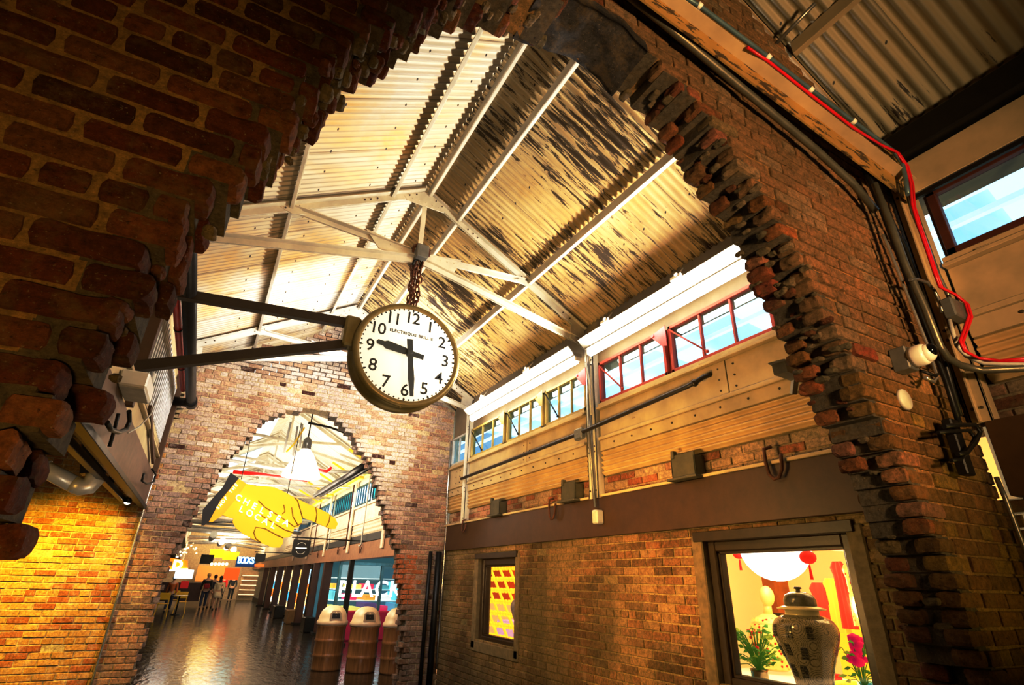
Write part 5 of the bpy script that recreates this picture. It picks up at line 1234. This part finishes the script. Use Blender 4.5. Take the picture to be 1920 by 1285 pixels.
boxY('screen_face',330,1068,360,1086,22,glow('screen glow',(.55,.8,1),1.3),None,None,t)
rr=random.Random(8)
for k in range(34):
    q=onY(322+rr.random()*48,1012+rr.random()*34,21+rr.random()*2); MB().sphere(q,rr.uniform(.018,.036),6).build('fairy_light',glow('fl',(1,.78,.4),5) if k==0 else bpy.data.materials['fl'],None,'tiny warm fairy light in the cluster above the orange sign','fairy light','fairy lights on the left of the hall')
# grey drape
mb=MB(); mb.sm=True
for i in range(15):
    u=i/14; x0=XL+.02+.55*u; 
    for (zz_,w) in ((2.75,.5),(2.45,.8),(2.1,1.0)): mb.v.append((XL+.02+.5*u*w,15+.12*math.sin(i*2.2),zz_))
for i in range(14):
    for j in range(2): a=i*3+j; mb.face([a,a+1,a+4,a+3])
mb.build('fabric_drape',paint('grey drape',(.28,.24,.18),.9),None,'grey gathered fabric drape hanging at the left of the hall','drape')
MB().bbox(XL-.05,12,2.3,XL+.1,12.3,4.3,.01).build('wall_pier',paint('pale pier',(.5,.46,.38),.7),None,'pale pier at the left edge of the far arch view','pier')
# ---- yellow cafe chairs
M_ych=paint('yellow chair',(.85,.55,.02),.35,var=.05)
def chair(x,y,rz,lab):
    t=thing('cafe_chair',lab,'chair',(x,y,0))
    MB().bbox(x-.2,y-.2,.44,x+.2,y+.2,.465,.01).build('seat',M_ych,t)
    MB().bbox(x-.19,y-.22,.60,x+.19,y-.20,.86,.01).build('backrest',M_ych,t)
    for sx in (-1,1):
        for sy in (-1,1): MB().bar((x+sx*.17,y+sy*.17,.45),(x+sx*.22,y+sy*.23,0),.03,.03,(0,1,0)).build('leg',M_ych,t)
        MB().bar((x+sx*.16,y-.21,.45),(x+sx*.17,y-.22,.62),.03,.03,(0,1,0)).build('back_post',M_ych,t)
    t.rotation_euler=(0,0,rz)
    for c_ in t.children: pass
chair(-.85,27.5,0,'yellow metal cafe chair on the left, nearest one'); chair(-.25,29.5,0,'yellow metal cafe chair behind a round table'); chair(-.6,31.5,0,'yellow metal cafe chair farthest on the left')
t=thing('cafe_table','small round cafe table among yellow chairs','table',(-.35,28.4,0)); MB().lathe([(.0001,.72),(.3,.72),(.3,.745),(.0001,.745)],(-.35,28.4,0),'Z',20).build('tabletop',M_white,t); MB().cyl((-.35,28.4,.02),(-.35,28.4,.72),.03).build('pedestal',M_dark,t); MB().lathe([(.0001,0),(.2,0),(.18,.03),(.0001,.04)],(-.35,28.4,0),'Z',16).build('base',M_dark,t)
# ---- magazine rack
t=thing('magazine_rack','white tiered magazine rack near the end of the hall','rack',(3.2,44,0))
for k in range(5): MB().bbox(2.9,44-.12*k,.35+.3*k,3.9,44.3,.40+.3*k,.01).build('rack_tier',lit('tier%d'%k,(.85,.7,.5),.5),t)
MB().bbox(2.85,44.3,0,3.95,44.4,1.9,.01).build('rack_back',paint('rack back',(.3,.2,.1),.6),t)
# ---- people
def skinmesh(name,verts,edges,radii,mat,parent=None,sub=1,lab=None,cat=None):
    me=bpy.data.meshes.new(name); off=parent.location if parent else Vector((0,0,0))
    me.from_pydata([tuple(Vector(v)-off) for v in verts],edges,[]); o=bpy.data.objects.new(name,me); COL.objects.link(o)
    o.modifiers.new('s','SKIN'); 
    if not me.skin_vertices: me.skin_vertices.new() if hasattr(me.skin_vertices,'new') else None
    for v,r in zip(me.skin_vertices[0].data,radii): v.radius=(r,r)
    me.skin_vertices[0].data[0].use_root=True
    o.modifiers.new('b','SUBSURF').levels=sub; o.modifiers['b'].render_levels=sub
    dg=bpy.context.evaluated_depsgraph_get(); bpy.context.view_layer.update(); nm=bpy.data.meshes.new_from_object(o.evaluated_get(dg)); o.modifiers.clear(); o.data=nm
    nm.materials.clear(); nm.materials.append(mat)
    for p in nm.polygons: p.use_smooth=True
    if parent: o.parent=parent
    return o
M_skin=paint('skin',(.55,.33,.22),.6,var=.05); M_hairD=paint('dark hair',(.02,.012,.01),.6); M_jean=paint('denim',(.03,.04,.09),.8); M_blk=paint('black cloth',(.02,.018,.02),.8)
def person(x,y,h,shirt,pants,hair,lab,bag=None,step=.12,skirt=False):
    t=thing('person',lab,'person',(x,y,0)); k=h/1.75
    V=[(0,0,.95),(0,0,1.12),(0,0,1.30),(0,0,1.44),(0,0,1.52),(0,0,1.60),(0,-.0,1.70)]; R=[.13,.12,.14,.10,.05,.085,.075]; E=[(i,i+1) for i in range(6)]
    def limb(pts,rs,root):
        b=len(V); V.extend(pts); R.extend(rs); E.append((root,b)); E.extend([(b+i,b+i+1) for i in range(len(pts)-1)])
    for s in (-1,1):
        limb([(s*.09,0,.86),(s*.10,s*step*.4,.48),(s*.10,s*step,.09),(s*.10,s*step+.12,.03)],[.09,.06,.042,.035],0)
        limb([(s*.18,0,1.40),(s*.24,-s*step*.4,1.12),(s*.23,-s*step*.9+.05,.88),(s*.22,-s*step+.08,.80)],[.06,.045,.032,.035],3)
    W=lambda P:[(x+a*k,y+b*k,c*k) for a,b,c in P]
    skinmesh('body',W(V),E,[r*k for r in R],M_skin,t)
    # clothing
    tv=V[:4]+[V[11]] if False else None
    SV=[(0,0,.93),(0,0,1.12),(0,0,1.30),(0,0,1.43)]; SR=[.15,.135,.155,.11]; SE=[(0,1),(1,2),(2,3)]
    for s in (-1,1):
        b=len(SV); SV+= [(s*.18,0,1.40),(s*.24,-s*step*.4,1.12),(s*.235,-s*step*.8,.93)]; SR+=[.075,.06,.05]; SE+=[(3,b),(b,b+1),(b+1,b+2)]
    skinmesh('jacket',W(SV),SE,[r*k for r in SR],shirt,t)
    if skirt: MB().lathe([(.16*k,.95*k),(.2*k,.8*k),(.26*k,.62*k)],(x,y,0),'Z',16).build('skirt',pants,t)
    else:
        PV=[(0,0,.96)]; PR=[.145]; PE=[]
        for s in (-1,1):
            b=len(PV); PV+=[(s*.09,0,.85),(s*.10,s*step*.4,.48),(s*.10,s*step,.12)]; PR+=[.105,.075,.06]; PE+=[(0,b),(b,b+1),(b+1,b+2)]
        skinmesh('trousers',W(PV),PE,[r*k for r in PR],pants,t)
    MB().sphere((x,y-.01*k,1.68*k),.105*k,14,(.95,1.05,1.1)).build('hair',hair,t)
    if skirt: MB().sphere((x,y-.06*k,1.52*k),.10*k,12,(.9,.5,1.8)).build('long_hair',hair,t)
    for s in (-1,1): MB().bbox(x+s*.1*k-.04,y+s*step*k-.08,0,x+s*.1*k+.04,y+s*step*k+.16,.07,.02).build('shoe',M_blk,t)
    if bag: MB().bbox(x-.13,y-.24,1.0*k,x+.13,y-.12,1.25*k,.04).build('backpack',bag,t)
    return t
person(.66,33,1.62,M_blk,M_jean,paint('fair hair',(.6,.42,.2),.6),'person with fair hair in a black jacket with a red bag, walking away',paint('red bag',(.35,.01,.02),.7))
person(1.02,34.5,1.55,paint('navy coat',(.02,.02,.05),.8),M_skin,M_hairD,'person in a navy coat with bare legs, walking beside the others')
person(1.22,32.5,1.5,paint('cream top',(.7,.6,.4),.8),paint('cream skirt',(.7,.6,.42),.8),M_hairD,'person with long dark hair in a cream skirt, walking away',None,.15,True)
person(1.75,42,1.6,paint('red top',(.6,.01,.01),.7),M_blk,M_hairD,'person in a red top far down the hall')
person(2.35,42.5,1.6,M_blk,M_blk,M_hairD,'person in black standing below the orange poster')
person(-.75,30.4,1.45,paint('orange shirt',(.5,.12,.02),.7),M_jean,M_hairD,'person in an orange shirt among the yellow chairs')
# seated bench of people hint: red umbrella-like awning
boxY('red_awning',340,1090,352,1104,26,lit('red awning',(.5,.02,.02),.3),'red counter front on the left of the hall','counter')
boxY('counter',300,1092,372,1128,36,paint('dark counter',(.07,.03,.03),.5),'dark counter on the left of the hall beyond the chairs','counter',dep=.5)

rr=random.Random(12)
for k in range(14):
    Y=22+k*1.5; z=rr.uniform(3.3,4.1); mt=[M_lgrey,M_palecl,M_silver,M_lgrey][k%4]
    MB().tube([(XL+.05,Y,z),(rr.uniform(.5,2.5),Y+rr.uniform(-.5,.5),z+rr.uniform(-.2,.2)),(XR-.1,Y,min(4.3,z+rr.uniform(-.2,.2)))],rr.uniform(.03,.09),8).build('overhead_pipe',mt,None,'pale pipe among the crowded services at the end of the hall','pipe','pale pipes over the end of the hall')
for k in range(5):
    Y=24+k*4; x=.3+k*.45; MB().cyl((x,Y,2.95),(x,Y+3,2.95),.13,None,14).build('air_duct',M_lgrey,None,'round pale air duct running along the far hall','duct','round air ducts of the far hall')
# ================================================================ lights
def area(name,loc,target,size,power,col,sy=None,spread=None):
    l=bpy.data.lights.new(name,'AREA'); l.energy=power; l.color=col; l.size=size
    if sy: l.shape='RECTANGLE'; l.size_y=sy
    if spread: l.spread=math.radians(spread)
    o=bpy.data.objects.new(name,l); COL.objects.link(o); o.location=loc
    o.rotation_euler=(Vector(target)-Vector(loc)).to_track_quat('-Z','Y').to_euler(); return o
def spot(name,loc,target,power,col,ang=60,blend=.6,r=.05):
    l=bpy.data.lights.new(name,'SPOT'); l.energy=power; l.color=col; l.spot_size=math.radians(ang); l.spot_blend=blend; l.shadow_soft_size=r
    o=bpy.data.objects.new(name,l); COL.objects.link(o); o.location=loc
    o.rotation_euler=(Vector(target)-Vector(loc)).to_track_quat('-Z','Y').to_euler(); return o
def point(name,loc,power,col,r=.1):
    l=bpy.data.lights.new(name,'POINT'); l.energy=power; l.color=col; l.shadow_soft_size=r
    o=bpy.data.objects.new(name,l); COL.objects.link(o); o.location=loc; return o
WARM=(1,.62,.25); YEL=(1,.66,.16); NEU=(1,.93,.82)
# fluorescent glow helpers: added area lights beside the tubes
area('fixture light near',(3.36,3.3,3.98),(.5,3.3,4.9),2.2,68,NEU,.1)
area('eave glow near',(3.3,3.3,4.02),(2.7,3.3,5.2),2.2,45,NEU,.1)
area('fixture light far',(3.36,6.2,3.98),(.5,6.2,4.9),2.9,68,NEU,.1)
area('eave glow far',(3.3,6.2,4.02),(2.7,6.2,5.2),2.9,45,NEU,.1)
# near bay: warm lamps behind the camera
spot('near lamp right',(1.5,-1.6,2.2),(2.2,1.28,3.3),650,(1,.66,.32),75,.8,.15)
spot('near lamp left',(.1,-1.3,.7),(-.35,1.28,1.7),260,(1,.56,.14),64,1.0,.2)
# middle bay
area('bay roof fill',(1.6,4.6,.6),(1.6,5.4,5.8),1.8,22,(1,.78,.45))  # unseen fill aimed up at the roof, with no fitting
spot('right wall wash',(.8,3.8,1.4),(3.65,4.0,2.6),330,(1,.64,.2),105,.9,.2)
spot('right wall low',(1.2,3.3,2.9),(3.65,4.2,1.2),180,(1,.60,.16),95,.9,.2)
spot('right wall wash far',(.9,6.8,1.6),(3.65,7.2,2.6),190,(1,.68,.25),95,.9,.2)
# yellow aisle wall
for (x,y,p) in ((-1.5,7.8,230),(-2.6,7.7,280),(-1.1,8.35,35)):
    spot('aisle spot',(x,y,2.6),(x-.1,F0,1.0),p,(1,.72,.06),100,.8,.1)
point('aisle fill',(-2.4,5.5,2.2),25,(1,.62,.15),.3)
area('far wall top wash',(1.3,6.2,4.0),(1.2,9,3.9),1.2,110,(.96,.95,1))
w=bpy.data.worlds.new('world'); scn.world=w; w.use_nodes=True
bg=w.node_tree.nodes['Background']; bg.inputs[0].default_value=(.42,.70,1.0,1); bg.inputs[1].default_value=.7
scn.view_settings.view_transform='Standard'; scn.view_settings.look='None'; scn.view_settings.exposure=.05
vs=scn.view_settings; vs.use_curve_mapping=True; cm_=vs.curve_mapping; cm_.initialize()
for (cx_,cy_) in ((.22,.15),(.5,.56),(.78,.92)): cm_.curves[3].points.new(cx_,cy_)
cm_.update()
scn.cycles.max_bounces=7; scn.cycles.diffuse_bounces=3; scn.cycles.glossy_bounces=3; scn.cycles.transparent_max_bounces=10; scn.cycles.sample_clamp_indirect=4; scn.cycles.caustics_reflective=False; scn.cycles.caustics_refractive=False

# far hall
for y in (12,16.5,22,29,38): area('hall fill',(1.4,y,3.9),(1.4,y,0),1.2,50,(1,.82,.58));  # added ceiling fills without fittings, brightening the hall
for y,pw in ((11.5,110),(15.5,120),(21,150),(28,180),(36,200)): area('hall roof fill',(1.2,y,2.6),(1.2,y,5.8),1.6,pw,(1,.9,.76))  # added upward fills, no fixtures, lifting the hall roof
area('cool shop light',(5.2,14.5,2.2),(5.0,17.5,.6),1.5,25,(.75,.92,1))
area('big shop light',(4.9,2.9,2.4),(4.6,2.9,0),1.4,30,(1,.80,.45))
area('small shop light',(4.9,7.9,2.4),(4.6,7.9,0),1.4,25,(1,.80,.5))

for y in (11,14.5,19): area('clad wash',(1.2,y,2.9),(3.65,y+.6,3.0),1.0,60,(1,.86,.66))  # unseen area lights added to brighten the cladding

area('end wall wash',(1.4,40,3.2),(1.4,46,3.4),2,260,(1,.85,.6)); area('end roof fill',(1.4,42,2.4),(1.4,42,5.8),2,120,(1,.88,.7))  # two added fills brightening the dark end wall and roof
spot('duct fill',(-.6,5.2,1.5),(-1.2,6.5,2.35),18,(1,.9,.75),50,.7,.1)  # added spot with no lamp behind it, brightens the aisle duct
spot('lower jamb glow',(3.2,.1,1.4),(3.2,1.28,1.9),22,(1,.68,.12),70,.8,.1)

scn.cycles.use_adaptive_sampling=True; scn.cycles.adaptive_threshold=.025
